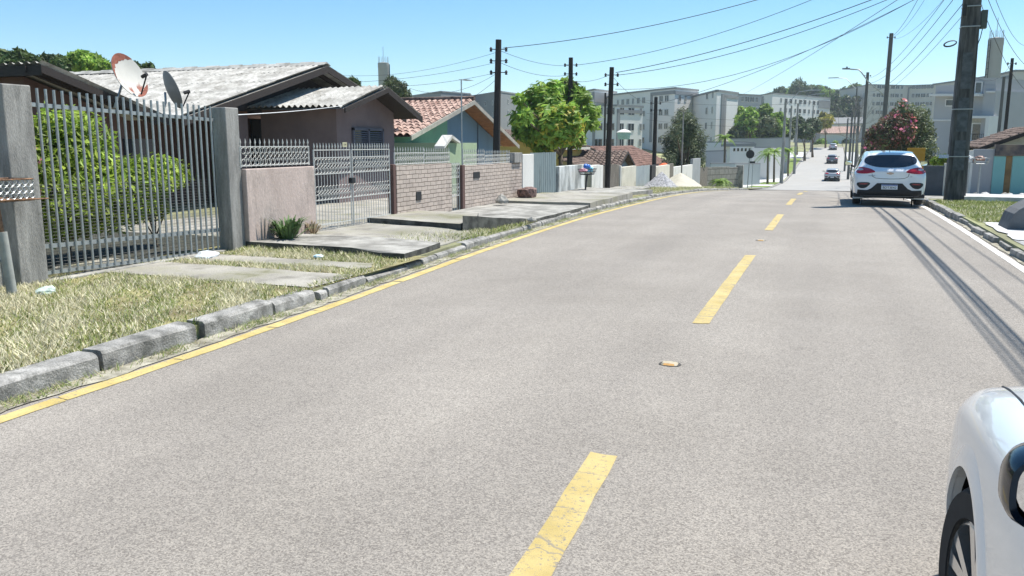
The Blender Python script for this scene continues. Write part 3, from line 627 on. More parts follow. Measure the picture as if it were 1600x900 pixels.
# studs
def stud(y, label):
    t = thing('road_stud', label, 'road stud', (CX, y, zroad(CX, y)), 'reflective studs between the yellow dashes'); z = zroad(CX, y)
    mb = MB(); bm = [(-.062, -.04), (-.045, -.05), (.045, -.05), (.062, -.04), (.062, .04), (.045, .05), (-.045, .05), (-.062, .04)]
    n = len(bm); mb.add([(CX + x, y + q, z) for x, q in bm] + [(CX + x * .82, y + q * .6, z + .016) for x, q in bm], [(i, (i + 1) % n, n + (i + 1) % n, n + i) for i in range(n)] + [tuple(range(n, 2 * n))]); mb.build('housing', mat('stud_cream', (.42, .36, .25), .6, .15, 30), t)
    mb = MB(); mb.prism([(CX - .042, y - .0515, z + .003), (CX + .042, y - .0515, z + .003), (CX + .036, y - .036, z + .0135), (CX - .036, y - .036, z + .0135)], (0, .003, .002)); mb.build('reflector', mat('amber_reflector', (.6, .34, .12), .25, .1, 40), t)
    mb = MB(); rr = random.Random(int(y * 9)); k = 18
    mb.add([(CX + cos(2 * pi * i / k) * (.082 + rr.uniform(-.01, .012)), y + sin(2 * pi * i / k) * (.065 + rr.uniform(-.008, .01)), zroad(CX, y) + .0045) for i in range(k)], [tuple(range(k))]); mb.build('tar_bed', mat('tar', (.06, .055, .05), .8, .2, 20) if 'tar' not in MATS else MATS['tar'], t)
stud(5.97, 'near cream road stud between the two nearest yellow dashes')
stud(14.5, 'cream road stud just beyond the second yellow dash')
# ================================================================== LEFT SIDE: gates, walls, houses
FX = -8.0
def post(name, label, x0, x1, y0, y1, z0, z1, m, cat='post', bv=.012, group=None):
    return tag(MB().box(x0, x1, y0, y1, z0, z1, bv).build(name, m, loc=((x0 + x1) / 2, (y0 + y1) / 2, z0)), label, cat, group)
post('gate_post', 'tall square concrete post left of the barred gate, reddish mud splashed at its foot', -8.36, -8.08, 6.40, 6.74, -.1, 2.27, mat('muddy_post', (.2, .195, .18), .9, .15, 3, col2=(.31, .3, .28), bump=.5, bscale=60, fine=.2, fscale=80, stretch=(2, 2, .4), stain=(.08, .08, .075), sscale=2.4, sthr=(.55, .75)), 'gate post')
post('gate_post', 'tall square concrete post right of the barred gate, joining the mauve wall', -8.24, -8.0, 9.74, 10.02, -.1, 2.16, postc, 'gate post')
# mud splash round the post foot: thin flakes of soil on its two visible faces are part of its material below
def barred_gate():
    t = thing('metal_gate', 'tall galvanised gate of round vertical bars between two concrete posts', 'gate', (-8.2, 8.2, .1))
    y0, y1 = 6.80, 9.70; n = 26; X = -8.16
    top = lambda y: 2.25 - .03 * (y - 6.9); bot = lambda y: .2 - .025 * (y - 6.9)
    for i in range(n):
        y = y0 + .08 + (y1 - y0 - .16) * i / (n - 1); 
        MB().tube([(X + random.uniform(-.004, .004), y, bot(y)), (X + random.uniform(-.004, .004), y + random.uniform(-.006, .006), top(y))], .0145, 8).build('bar', galv, t, smooth=40)
    for nm, z, r in (('top_rail', 2.075, .022), ('bottom_rail', .52, .024), ('sill_rail', .22, .02)):
        m = MB(); m.box(X - .045, X - .008, y0, y1, z - r, z + r)
        m.v = [(a, b, c - .031 * (b - 6.8)) for a, b, c in m.v]; m.build(nm, galv, t)
    # woven wire mesh behind the lower half
    m = MB()
    for k in range(26): z = .25 + k * .038; m.tube([(X - .05, y0, z - 0), (X - .05, y1, z - .05)], .002, 4)
    for k in range(40): y = y0 + .05 + k * .069; m.tube([(X - .05, y, .22), (X - .05, y, 1.2)], .0015, 4)
    m.build('wire_mesh', mat('dark_wire', (.1, .1, .1), .6), t)
barred_gate()
tag(MB().box(-8.25, -8.05, 6.7, 9.65, .06, .15, .01).build('gate_sill', concrete, loc=(-8.15, 8.2, .06)), 'low concrete sill under the barred gate', 'sill')
# basket on a pipe at the left picture edge
def trash_rack():
    c = Vector((-7.72, 6.0, gz(-7.7, 6.0)))
    t = thing('waste_basket', 'rusty perforated metal rubbish basket on a grey pipe at the left picture edge', 'waste basket', c)
    MB().tube([c, c + Vector((-.02, -.03, .66))], .048, 14).build('sleeve_pipe', mat('grey_pipe', (.3, .31, .29), .7, .15, 8, fine=.1), t, smooth=40)
    MB().tube([c + Vector((-.02, -.03, .6)), c + Vector((-.03, -.06, 1.07))], .028, 10).build('inner_pipe', rust, t, smooth=40)
    m = MB(); z0 = 1.10; z1 = 1.30; x0, x1, y0, y1 = c.x - .25, c.x + .1, c.y - .75, c.y + .28
    for z in (z0, z1): m.tube([(x0, y0, z), (x1, y0, z), (x1, y1, z), (x0, y1, z), (x0, y0, z)], .009, 6)
    m.box(x0, x1, y0, y1, z0 - .02, z0 - .004); m.tube([(x1, y1 - .3, z0), (x1, y1 + .16, z0 - .01)], .009, 6)
    m.build('tray', rust, t)
    m = MB()   # punched sheet: rows of rings
    def ring(cx, cy, cz, ax, r):
        pts = [Vector((cx, cy, cz)) + (Vector((0, 1, 0)) if ax else Vector((1, 0, 0))) * r * cos(a) + Vector((0, 0, 1)) * r * sin(a) for a in [2 * pi * i / 12 for i in range(13)]]; m.tube(pts, .006, 4, cap=False)
    for row in range(3):
        for k in range(15): ring(x1, y0 + .035 + k * .069, z0 + .035 + row * .066, 1, .029)
        for k in range(5): ring(x0 + .035 + k * .069, y0, z0 + .035 + row * .066, 0, .029); ring(x0 + .035 + k * .069, y1, z0 + .035 + row * .066, 0, .029)
    m.build('perforated_sides', galv, t)
trash_rack()
# neighbour's fence at the very left: blue-grey bars behind the basket
tag(MB().box(-8.35, -8.2, 2.5, 6.38, -.1, .42, .01).build('low_wall', concrete, loc=(-8.28, 4.5, 0)), 'low concrete wall running off the left picture edge', 'wall')
tw = thing('white_hoarding', 'white panel wall with a red stripe behind the left gate post', 'wall', (-9.2, 6.2, .1))
MB().box(-9.3, -9.2, 4.2, 7.4, .1, 1.75).build('panel', white_w, tw); MB().box(-9.197, -9.17, 4.2, 7.4, 1.28, 1.36).build('red_stripe', mat('red_stripe', (.45, .05, .05), .6), tw)
MB().box(-9.197, -9.17, 4.2, 7.4, 1.5, 1.72).build('grey_header', mod_w, tw)
# ---- ornate spear fence
def fence_panel(y0, y1, zb, zt, root, X=FX, rings=(), rails=(), step=.105, spear=.1, gapb=0, zslope=0, nm='bars', mt=None):
    mt = mt or iron_w
    b = MB(); n = max(2, int((y1 - y0) / step)); sl = lambda y: zslope * (y - y0)
    for i in range(n + 1):
        y = y0 + (y1 - y0) * i / n; b.tube([(X, y, zb + sl(y)), (X, y, zt - spear + sl(y))], .0062, 5); 
        b.tube([(X, y, zt - spear + sl(y)), (X, y, zt - spear * .62 + sl(y)), (X, y, zt + sl(y))], [.005, .0145, .002], 5)
    b.build(nm, mt, root, smooth=50)
    r = MB()
    for z in rails: r.box(X - .012, X + .012, y0 - .02, y1 + .02, z - .008, z + .008); 
    for i in range(len(r.v)): a, q, c = r.v[i]; r.v[i] = (a, q, c + sl(q))
    for y in (y0 - .02, y1 + .02): r.tube([(X, y, zb), (X, y, rails[-1] + sl(y))], .012, 6)
    r.build('rails', mt, root)
    if rings:
        for (za, zc) in rings:
            m = MB()      # band of rings top and bottom joined by crossing scrolls
            h = zc - za; rr = min(.047, h * .22); k = max(1, int((y1 - y0) / (rr * 2.02)))
            for i in range(k):
                y = y0 + (y1 - y0) * (i + .5) / k
                for z in (za + rr, zc - rr):
                    m.tube([(X + .008, y + rr * cos(a), z + rr * sin(a) + sl(y)) for a in [2 * pi * q / 10 for q in range(11)]], .0048, 4, cap=False)
                if i < k - 1:
                    d = (y1 - y0) / k
                    for s in (0, 1):
                        m.tube([(X + .012, y + (d * u if not s else d * (1 - u)), za + rr * 1.2 + (h - rr * 2.4) * (u + .12 * sin(2 * pi * u)) + sl(y)) for u in (0, .25, .5, .75, 1)], .0045, 4, cap=False)
            m.build('scrollwork', mt, root)
# mauve wall with fence
t = thing('plaster_wall', 'weathered mauve plaster wall between the right gate post and the spear gate', 'wall', (FX, 10.9, .1))
MB().box(FX - .07, FX + .07, 10.03, 11.76, -.1, 1.29, .01).build('wall', mauve, t)
t = thing('iron_fence', 'pale ornate spear fence with ring scrollwork on top of the mauve wall', 'fence', (FX, 10.9, 1.29))
fence_panel(10.02, 11.7, 1.31, 1.73, t, rings=[(1.34, 1.6)], rails=(1.335, 1.61), spear=.09)
# double gate
def spear_gate():
    t = thing('spear_gate', 'double gate of thin spear-tipped bars with ring bands beside the mauve wall', 'gate', (FX, 13.1, .1))
    for k, (a, b) in enumerate(((11.85, 12.98), (13.04, 14.40))):
        leaf = thing('x', None, None, (0, 0, 0)); bpy.data.objects.remove(leaf)
        lf = MB().box(FX - .014, FX + .014, a, b, .10, .13).build('gate_leaf', iron_w, t)
        fence_panel(a + .02, b - .02, .12, 1.67, lf, rings=[(1.16, 1.4), (.72, .95)], rails=(.3, .715, 1.15, 1.42, 1.55), step=.085, nm='bars')
    MB().box(FX - .03, FX + .05, 12.95, 13.07, .96, 1.06, .008).build('lock_box', black, t)
    s = MB().box(FX + .014, FX + .022, 12.72, 12.86, 1.60, 1.68).build('number_plate', mat('small_cream_plate', (.45, .43, .28), .5), t)
    place(text_mb('114', .055, .001), (FX + .0235, 12.79, 1.64), (0, 1, 0), (0, 0, 1)).build('digits', black, s)
spear_gate()
post('gate_post', 'slim dark brown post between the spear gate and first brick wall', -8.07, -7.94, 14.44, 14.55, 0, 1.26, brownwall, 'gate post')
def brickwall(y0, y1, top, label, box=None):
    t = thing('brick_wall', label, 'wall', (FX, (y0 + y1) / 2, 0))
    MB().box(FX - .08, FX + .06, y0, y1, -.15, top, .008).build('wall', brick_pink, t)
    if box: 
        m = MB().box(FX + .055, FX + .075, *box).build('meter_niche', black, t)
brickwall(14.57, 17.14, 1.23, 'pale pink brick wall between the spear gate and the narrow gate', (15.38, 15.6, .5, .68))
brickwall(17.86, 21.72, 1.15, 'longer pale pink brick wall ending at the white pillar', (18.35, 18.72, .84, .99))
t = thing('iron_fence', 'ornate spear fence on top of the first brick wall', 'fence', (FX, 15.9, 1.23))
fence_panel(14.62, 15.85, 1.24, 1.60, t, rings=[(1.26, 1.46)], rails=(1.255, 1.475), spear=.1)
fence_panel(15.9, 17.12, 1.24, 1.58, t, rings=[(1.26, 1.45)], rails=(1.255, 1.465), spear=.1)
t = thing('iron_fence', 'ornate spear fence on top of the longer brick wall', 'fence', (FX, 19.6, 1.15))
fence_panel(17.9, 19.15, 1.16, 1.54, t, rings=[(1.18, 1.38)], rails=(1.175, 1.40), spear=.1)
fence_panel(19.2, 20.9, 1.16, 1.5, t, rings=[(1.18, 1.36)], rails=(1.175, 1.375), spear=.08)
t = thing('narrow_gate', 'narrow iron pedestrian gate between the two brick walls', 'gate', (FX, 17.5, 0))
fence_panel(17.2, 17.66, .12, 1.24, t, rings=[(.92, 1.18), (.5, .75)], rails=(.14, .48, .9, 1.2), step=.09, spear=.06)
post('gate_post', 'dark red-brown post right of the narrow pedestrian gate', -8.09, -7.93, 17.70, 17.85, -.1, 1.17, brownwall, 'gate post')
post('planter_column', 'short grey column with flat cap at the far end of the spear fence', -8.12, -7.88, 20.98, 21.6, 1.152, 1.42, postc, 'column')
# walls beyond
def wallseg(name, label, y0, y1, z1a, m, x0=FX - .08, x1=FX + .08, z0=None, cat='wall', bv=.012):
    z0 = (gz(FX, (y0 + y1) / 2) - .5) if z0 is None else z0
    o = MB().box(x0, x1, y0, y1, z0, z1a, bv).build(name, m, loc=(FX, (y0 + y1) / 2, z0)); return tag(o, label, cat)
wallseg('white_pillar', 'white weathered wall piece between brick wall and grey sheet gate', 21.74, 22.66, 1.37, white_w)
def sheetgate(name, label, y0, y1, z0, z1, m, pitch=.17, amp=.012, frame=True, x=FX, zsl=0):
    t = thing(name, label, 'gate', (x, (y0 + y1) / 2, z0)); n = int((y1 - y0) / pitch) * 4; P = []
    for i in range(n + 1): P.append((x + (amp if (i % 4) in (1, 2) else -amp), y0 + (y1 - y0) * i / n))
    b = MB(); b.add([(a, q, z0) for a, q in P] + [(a, q, z1) for a, q in P] + [(a - .012, q, z0) for a, q in P] + [(a - .012, q, z1) for a, q in P],
                    [(i, i + 1, n + 2 + i, n + 1 + i) for i in range(n)] + [(2 * n + 3 + i, 2 * n + 2 + i, 3 * n + 3 + i, 3 * n + 4 + i) for i in range(n)] + [(n + 1 + i, n + 2 + i, 3 * n + 4 + i, 3 * n + 3 + i) for i in range(n)])
    b.build('sheet_panel', m, t)
    f = MB(); 
    for y in (y0, (y0 + y1) / 2, y1): f.box(x - .04, x - .015, y - .02, y + .02, z0, z1 + .01)
    f.build('gate_frame', m, t)
sheetgate('sheet_gate', 'tall grey-green ribbed sheet metal gate beside the white pillar', 22.7, 25.0, .1, 1.40, greygreen)
wallseg('white_wall', 'streaked white wall right of the ribbed sheet gate', 25.02, 28.0, .96, mat('streaked_white', (.62, .64, .62), .9, .06, 1.5, stretch=(1, 1, .3), stain=(.22, .23, .22), sscale=1.6, sthr=(.47, .62)))
wallseg('dark_post', 'dark mossy post in the white wall left of the bagged basket', 28.02, 28.9, .95, mat('mossy_post', (.1, .11, .09), .9, .3, 3))
wallseg('white_wall', 'bright white wall piece behind the basket of bags', 28.92, 30.05, .9, white_w)
wallseg('white_wall', 'slim white wall piece left of the old plank gate', 30.07, 30.5, .87, white_w)
oldwood = mat('old_grey_planks', (.10, .085, .07), .9, .3, 3, col2=(.2, .18, .15), stretch=(2, 9, .5), bump=.4)
def plankgate(label, y0, y1, z0, z1, m, n):
    t = thing('plank_gate', label, 'gate', (FX, (y0 + y1) / 2, z0)); b = MB(); rn = random.Random(int(y0)); d = (y1 - y0) / n
    for i in range(n): b.box(FX - .02 + rn.uniform(-.006, .006), FX + .012, y0 + d * i + .008, y0 + d * (i + 1) - .008, z0 + rn.uniform(0, .03), z1 + rn.uniform(-.04, .02))
    b.build('planks', m, t); MB().box(FX - .06, FX - .028, y0, y1, z0 + .2, z0 + .28).box(FX - .06, FX - .028, y0, y1, z1 - .3, z1 - .22).build('cross_rails', m, t)
plankgate('old dark wooden plank gate behind the second dark pole', 30.55, 33.3, -.12, .86, oldwood, 13)
post('gate_post', 'slim white gate post at the right of the old plank gate', -8.05, -7.93, 33.34, 33.5, -.4, .78, white_w, 'gate post')
wallseg('white_wall', 'pale wall segment with a stepped top between plank gate and grey gate', 33.52, 36.2, .72, cream_w)
sheetgate('sheet_gate', 'pale grey flat metal gate between two white wall segments', 36.25, 39.6, -.35, .68, mat('pale_grey_gate', (.33, .37, .37), .6, .08, 2, metal=.2), .8, .006)
wallseg('dark_post', 'near black square post right of the pale grey metal gate', 39.62, 40.6, .66, mat('near_black_post', (.03, .03, .03), .8))
wallseg('white_wall', 'cream wall segment behind the gravel heap', 40.62, 44.4, .58, cream_w)
wallseg('dark_post', 'grey-brown wooden post between the two cream wall segments', 44.42, 45.5, .62, oldwood)
wallseg('white_wall', 'cream wall segment behind the pale sand heap', 45.52, 52.2, .42, white_w)
wallseg('grey_wall', 'plain grey taller wall right of the sand heap', 52.25, 55.5, .75, mat('plain_grey_wall', (.3, .32, .33), .9, .08, 1))
plankgate('dark wooden gate below the grey-green cypress', 55.6, 59.5, -1.35, .1, oldwood, 12)
# block wall turning round the corner towards the side street
t = thing('block_wall', 'low grey block wall on the corner behind the cycad', 'wall', (-8, 56, -1.3))
bl = brickmat('old_grey_blocks', (.30, .285, .25), (.25, .24, .21), (.14, .13, .11), .8, .4, .03)
P0 = onD(1088, 290, 58); P1 = onD(1155, 290, 62)
m = MB(); d = Vector((P1.x - P0.x, P1.y - P0.y, 0)); nn = Vector((-d.y, d.x, 0)).normalized() * .18
for a, b, h in ((0, .75, .05), (.75, 1, -.02)):
    p = P0 + d * a; q = P0 + d * b; m.prism([(p.x, p.y, -2), (q.x, q.y, -2.2), (q.x, q.y, h), (p.x, p.y, h)], nn)
m.build('wall', bl, t); m = MB(); m.box(P1.x - .25, P1.x + .25, P1.y - .2, P1.y + .3, -2, .12, .02); m.build('end_pillar', concrete, t)
# waste basket with coloured bags
def basket(c, label, tall, w, bags, lean=(0, 0), root_g=None, round_=False):
    t = thing('waste_basket', label, 'waste basket', c); c = Vector(c); top = c + Vector((lean[0], lean[1], tall))
    MB().tube([c, top], .028, 8).build('stem', black if not round_ else galv, t, smooth=40)
    m = MB(); z = top.z
    for dz, k in ((0, .75), (.09, .9), (.18, 1)):
        m.tube([(top.x + sx * w * k * .6, top.y + sy * w * k, z + dz) for sx, sy in ((-1, -1), (1, -1), (1, 1), (-1, 1), (-1, -1))], .010, 5)
    for i in range(9):
        u = -1 + 2 * i / 8
        for sx in (-1, 1): m.tube([(top.x + sx * w * .45, top.y + u * w * .75, z), (top.x + sx * w * .6, top.y + u * w, z + .18)], .006, 4)
        m.tube([(top.x - w * .45, top.y + u * w * .75, z), (top.x + w * .45, top.y + u * w * .75, z)], .005, 4)
    m.build('wire_tray', black if not round_ else galv, t)
    return top
bc = onX(914, 303, -7.45); bc.z = gz(-7, bc.y)
top = basket(bc, 'dark wire basket on a leaning stem heaped with coloured rubbish bags', .62, .36, None, (-.02, .3))
bagm = lambda n, c: mat(n, c, .35, .15, 12, bump=.8, bscale=18)
for i, (dx, dy, dz, r, m, lb) in enumerate(((-.05, -.28, .14, .12, bagm('pink_bag', (.62, .3, .38)), 'pinkish plastic bag at the left end of the wire basket'), (.0, -.05, .25, .14, bagm('blue_bag', (.05, .18, .55)), 'deep blue plastic bag topping the basket heap'), (.05, .1, .14, .15, bagm('cyan_bag', (.25, .6, .72)), 'pale cyan plastic bag in the middle of the basket'), (.0, .36, .14, .15, bagm('white_bag', (.72, .78, .78)), 'white plastic bag at the right end of the wire basket'))):
    litter('rubbish_bag', lb, (top.x + dx, top.y + dy, top.z + dz), r, m, i + 30, .85)
# orange object behind the cream walls
op = onX(1038, 256, -8.6)
t = thing('parasol', 'folded orange cloth canopy showing above the cream wall', 'parasol', (op.x, op.y, -.6))
MB().tube([(op.x, op.y, -.6), (op.x, op.y, op.z)], .04, 8).build('pole', galv, t); m = MB()
m.lathe((op.x, op.y, op.z - .15), [(.42, -.22), (.42, -.05), (.25, .12), (.04, .2)], 6); m.build('canopy', mat('orange_cloth', (.72, .13, .04), .8, .15, 4), t)

# ---- roofs
def sheet_roof(name, m, e0, e1, r0, r1, parent, pitch=.177, amp=.025, tiles=False, rows=14, thick=.02, sag=.0, seg=6):
    """surface between eave e0-e1 and ridge r0-r1 with corrugations running up the slope"""
    e0, e1, r0, r1 = map(Vector, (e0, e1, r0, r1)); W = (e1 - e0).length; nu = int(W / pitch) * seg; rn = random.Random(int(W * 100))
    N = (e1 - e0).cross(r0 - e0).normalized()
    if N.z < 0: N = -N
    nv = rows; vs = []; fs = []
    ts = []
    for j in range(nv):
        ts += [(j / nv, 1 if tiles else .45), ((j + 1) / nv - 1e-4, 0)]
    lift = .03 if tiles else .012
    jit = [[rn.uniform(-.004, .006) for _ in range(nu // seg + 2)] for _ in range(nv)]
    for q, (t, st) in enumerate(ts):
        for i in range(nu + 1):
            u = i / nu; p = e0.lerp(e1, u).lerp(r0.lerp(r1, u), t)
            ph = i / seg * 2 * pi
            wv = amp * (abs(sin(ph / 2)) * 2 - 1 if tiles else cos(ph))
            vs.append(p + N * (wv + lift * st + (jit[q // 2][i // seg] if 1 else 0) + .02 * sin(u * 3 + t * 2)))
    nr = len(ts); n1 = nu + 1
    for j in range(nr - 1):
        for i in range(nu): fs.append((j * n1 + i, j * n1 + i + 1, (j + 1) * n1 + i + 1, (j + 1) * n1 + i))
    mb = MB(); mb.add(vs, fs)
    # under side
    k = len(vs); b = [e0, e1, r1, r0]; mb.add([p - N * (thick + amp) for p in b], [(0, 3, 2, 1)])
    o = mb.build(name, m, parent, smooth=35); return o
def beam(name, a, b, w, h, m, parent):
    a = Vector(a); b = Vector(b); d = (b - a); s = Vector((0, 0, 1)).cross(d).normalized() * w / 2; z = Vector((0, 0, h))
    return MB().prism([a - s, a + s, a + s - z, a - s - z], d).build(name, m, parent)

# house A (left, mono-pitched brown)
def house_a():
    t = thing('brown_house', 'brown house with a corrugated roof falling to the right behind the barred gate', 'house', (-15, 10.5, .12))
    X = -12.4; a = onX(65, 98, X); b = onX(262, 184, X)    # high end, low end
    yh, zh, yl, zl = a.y, a.z, b.y, b.z
    sheet_roof('roof', fibro, (X, yl, zl), (X - 6, yl, zl), (X, yh, zh), (X - 6, yh, zh), t, rows=3)
    beam('rake_board', (X + .02, yh - .05, zh - .035), (X + .02, yl + .05, zl - .035), .04, .13, darkwood, t)
    beam('rafter', (X - .35, yh - .05, zh - .04), (X - .35, yl + .05, zl - .04), .05, .1, darkwood, t)
    beam('high_eave_board', (X, yh + .0, zh - .04), (X - 6, yh, zh - .04), .04, .16, darkwood, t)
    m = MB(); xw = X - .75; ym = yl - .35
    sl = (zl - zh) / (yl - yh); zt = lambda y: zh + sl * (y - yh) - .11
    m.prism([(xw, yh + .25, .1), (xw, ym, .1), (xw, ym, zt(ym)), (xw, yh + .25, zt(yh + .25))], (-5, 0, 0)); m.build('wall', brownwall, t)
    m = MB(); m.prism([(X, yh - 2.4, zh - .75), (X, yh, zh - .05), (X - 6, yh, zh - .05), (X - 6, yh - 2.4, zh - .75)], (0, 0, -.03)); 
    d = onX(105, 210, xw + .02)
    f = MB().box(xw + .005, xw + .04, d.y - .35, d.y + .45, 1.1, 2.0).build('window', mod_l, t); MB().box(xw + .042, xw + .05, d.y - .28, d.y + .38, 1.18, 1.93).build('pane', darkglass, f)
    d = onX(275, 240, xw); MB().box(xw + .004, xw + .03, d.y - .6, ym - .1, .15, 1.75).build('door', mat('black_doorway', (.015, .015, .017), .8), t)
house_a()
def dish(label, px, py, pxb, pyb, rad, m, mback, facing, name='satellite_dish'):
    X = -12.3; c = onX(px, py, X); b = onX(pxb, pyb, X); base = Vector((X - .05, b.y, b.z - .12))
    t = thing(name, label, 'satellite dish', base)
    fdir = Vector(facing).normalized(); u = Vector((0, 0, 1)).cross(fdir).normalized(); v = fdir.cross(u)
    MB().tube([base, base.lerp(c, .55) + Vector((-.05, 0, -.02)), c - fdir * .12], .022, 8).build('mast', galv, t, smooth=True)
    vs = []; fs = []; n = 28; R = 7
    for side in (0, 1):
        for i in range(R + 1):
            r = rad * i / R; dpt = .22 * (r / rad) ** 2 * rad - side * .012
            for k in range(n): a = 2 * pi * k / n; vs.append(c + u * (r * cos(a)) + v * (r * 1.06 * sin(a)) + fdir * (dpt - .1 * rad))
    off = (R + 1) * n
    for i in range(R):
        for k in range(n):
            k2 = (k + 1) % n; fs.append((i * n + k, i * n + k2, (i + 1) * n + k2, (i + 1) * n + k)); fs.append((off + i * n + k, off + (i + 1) * n + k, off + (i + 1) * n + k2, off + i * n + k2))
    for k in range(n): k2 = (k + 1) % n; fs.append((R * n + k, R * n + k2, off + R * n + k2, off + R * n + k))
    MB().add(vs, fs).build('reflector', m, t, smooth=50)
    if m is rustdish:
        rr_ = random.Random(4)
        for a0, a1, dp in ((.9, 3.4, .34), (4.6, 5.9, .2)):
            k = 26; V = []
            for i in range(k + 1):
                a = a0 + (a1 - a0) * i / k; q = max(0, sin(pi * i / k)) ** .6
                for j in range(4):
                    r = rad * (1 - dp * q * rr_.uniform(.75, 1.1) * (3 - j) / 3 * (1 if j == 0 else .999)) if j < 3 else rad * .999
                    dpt = .22 * (r / rad) ** 2 * rad + .004; V.append(c + u * (r * cos(a)) + v * (r * 1.06 * sin(a)) + fdir * (dpt - .1 * rad))
            MB().add(V, [(i * 4 + j, i * 4 + j + 1, i * 4 + j + 5, i * 4 + j + 4) for i in range(k) for j in range(3)]).build('rusted_rim', mat('dish_rust', (.22, .075, .05), .9, .3, 20) if 'dish_rust' not in MATS else MATS['dish_rust'], t)
    low = c - v * rad * 1.0 + fdir * .1; foc = c + fdir * rad * .95 - v * rad * .35
    MB().tube([low, foc], .014, 6).build('feed_arm', black, t); MB().tube([foc, foc - fdir * .12], .035, 8).build('feed_horn', black, t)
rustdish = mat('rust_stained_dish', (.48, .47, .43), .7, .06, 3, stain=(.24, .08, .05), sscale=2.2, sthr=(.56, .62), bump=.2)
dish('white satellite dish with rust-red stained rim above the barred gate', 200, 119, 181, 158, .41, rustdish, galv, (1, .1, .45))
dish('dark grey satellite dish facing right, beside the rusty one', 267, 141, 258, 170, .36, mat('dark_dish', (.15, .16, .165), .6, .1, 5), galv, (.5, .85, .35))

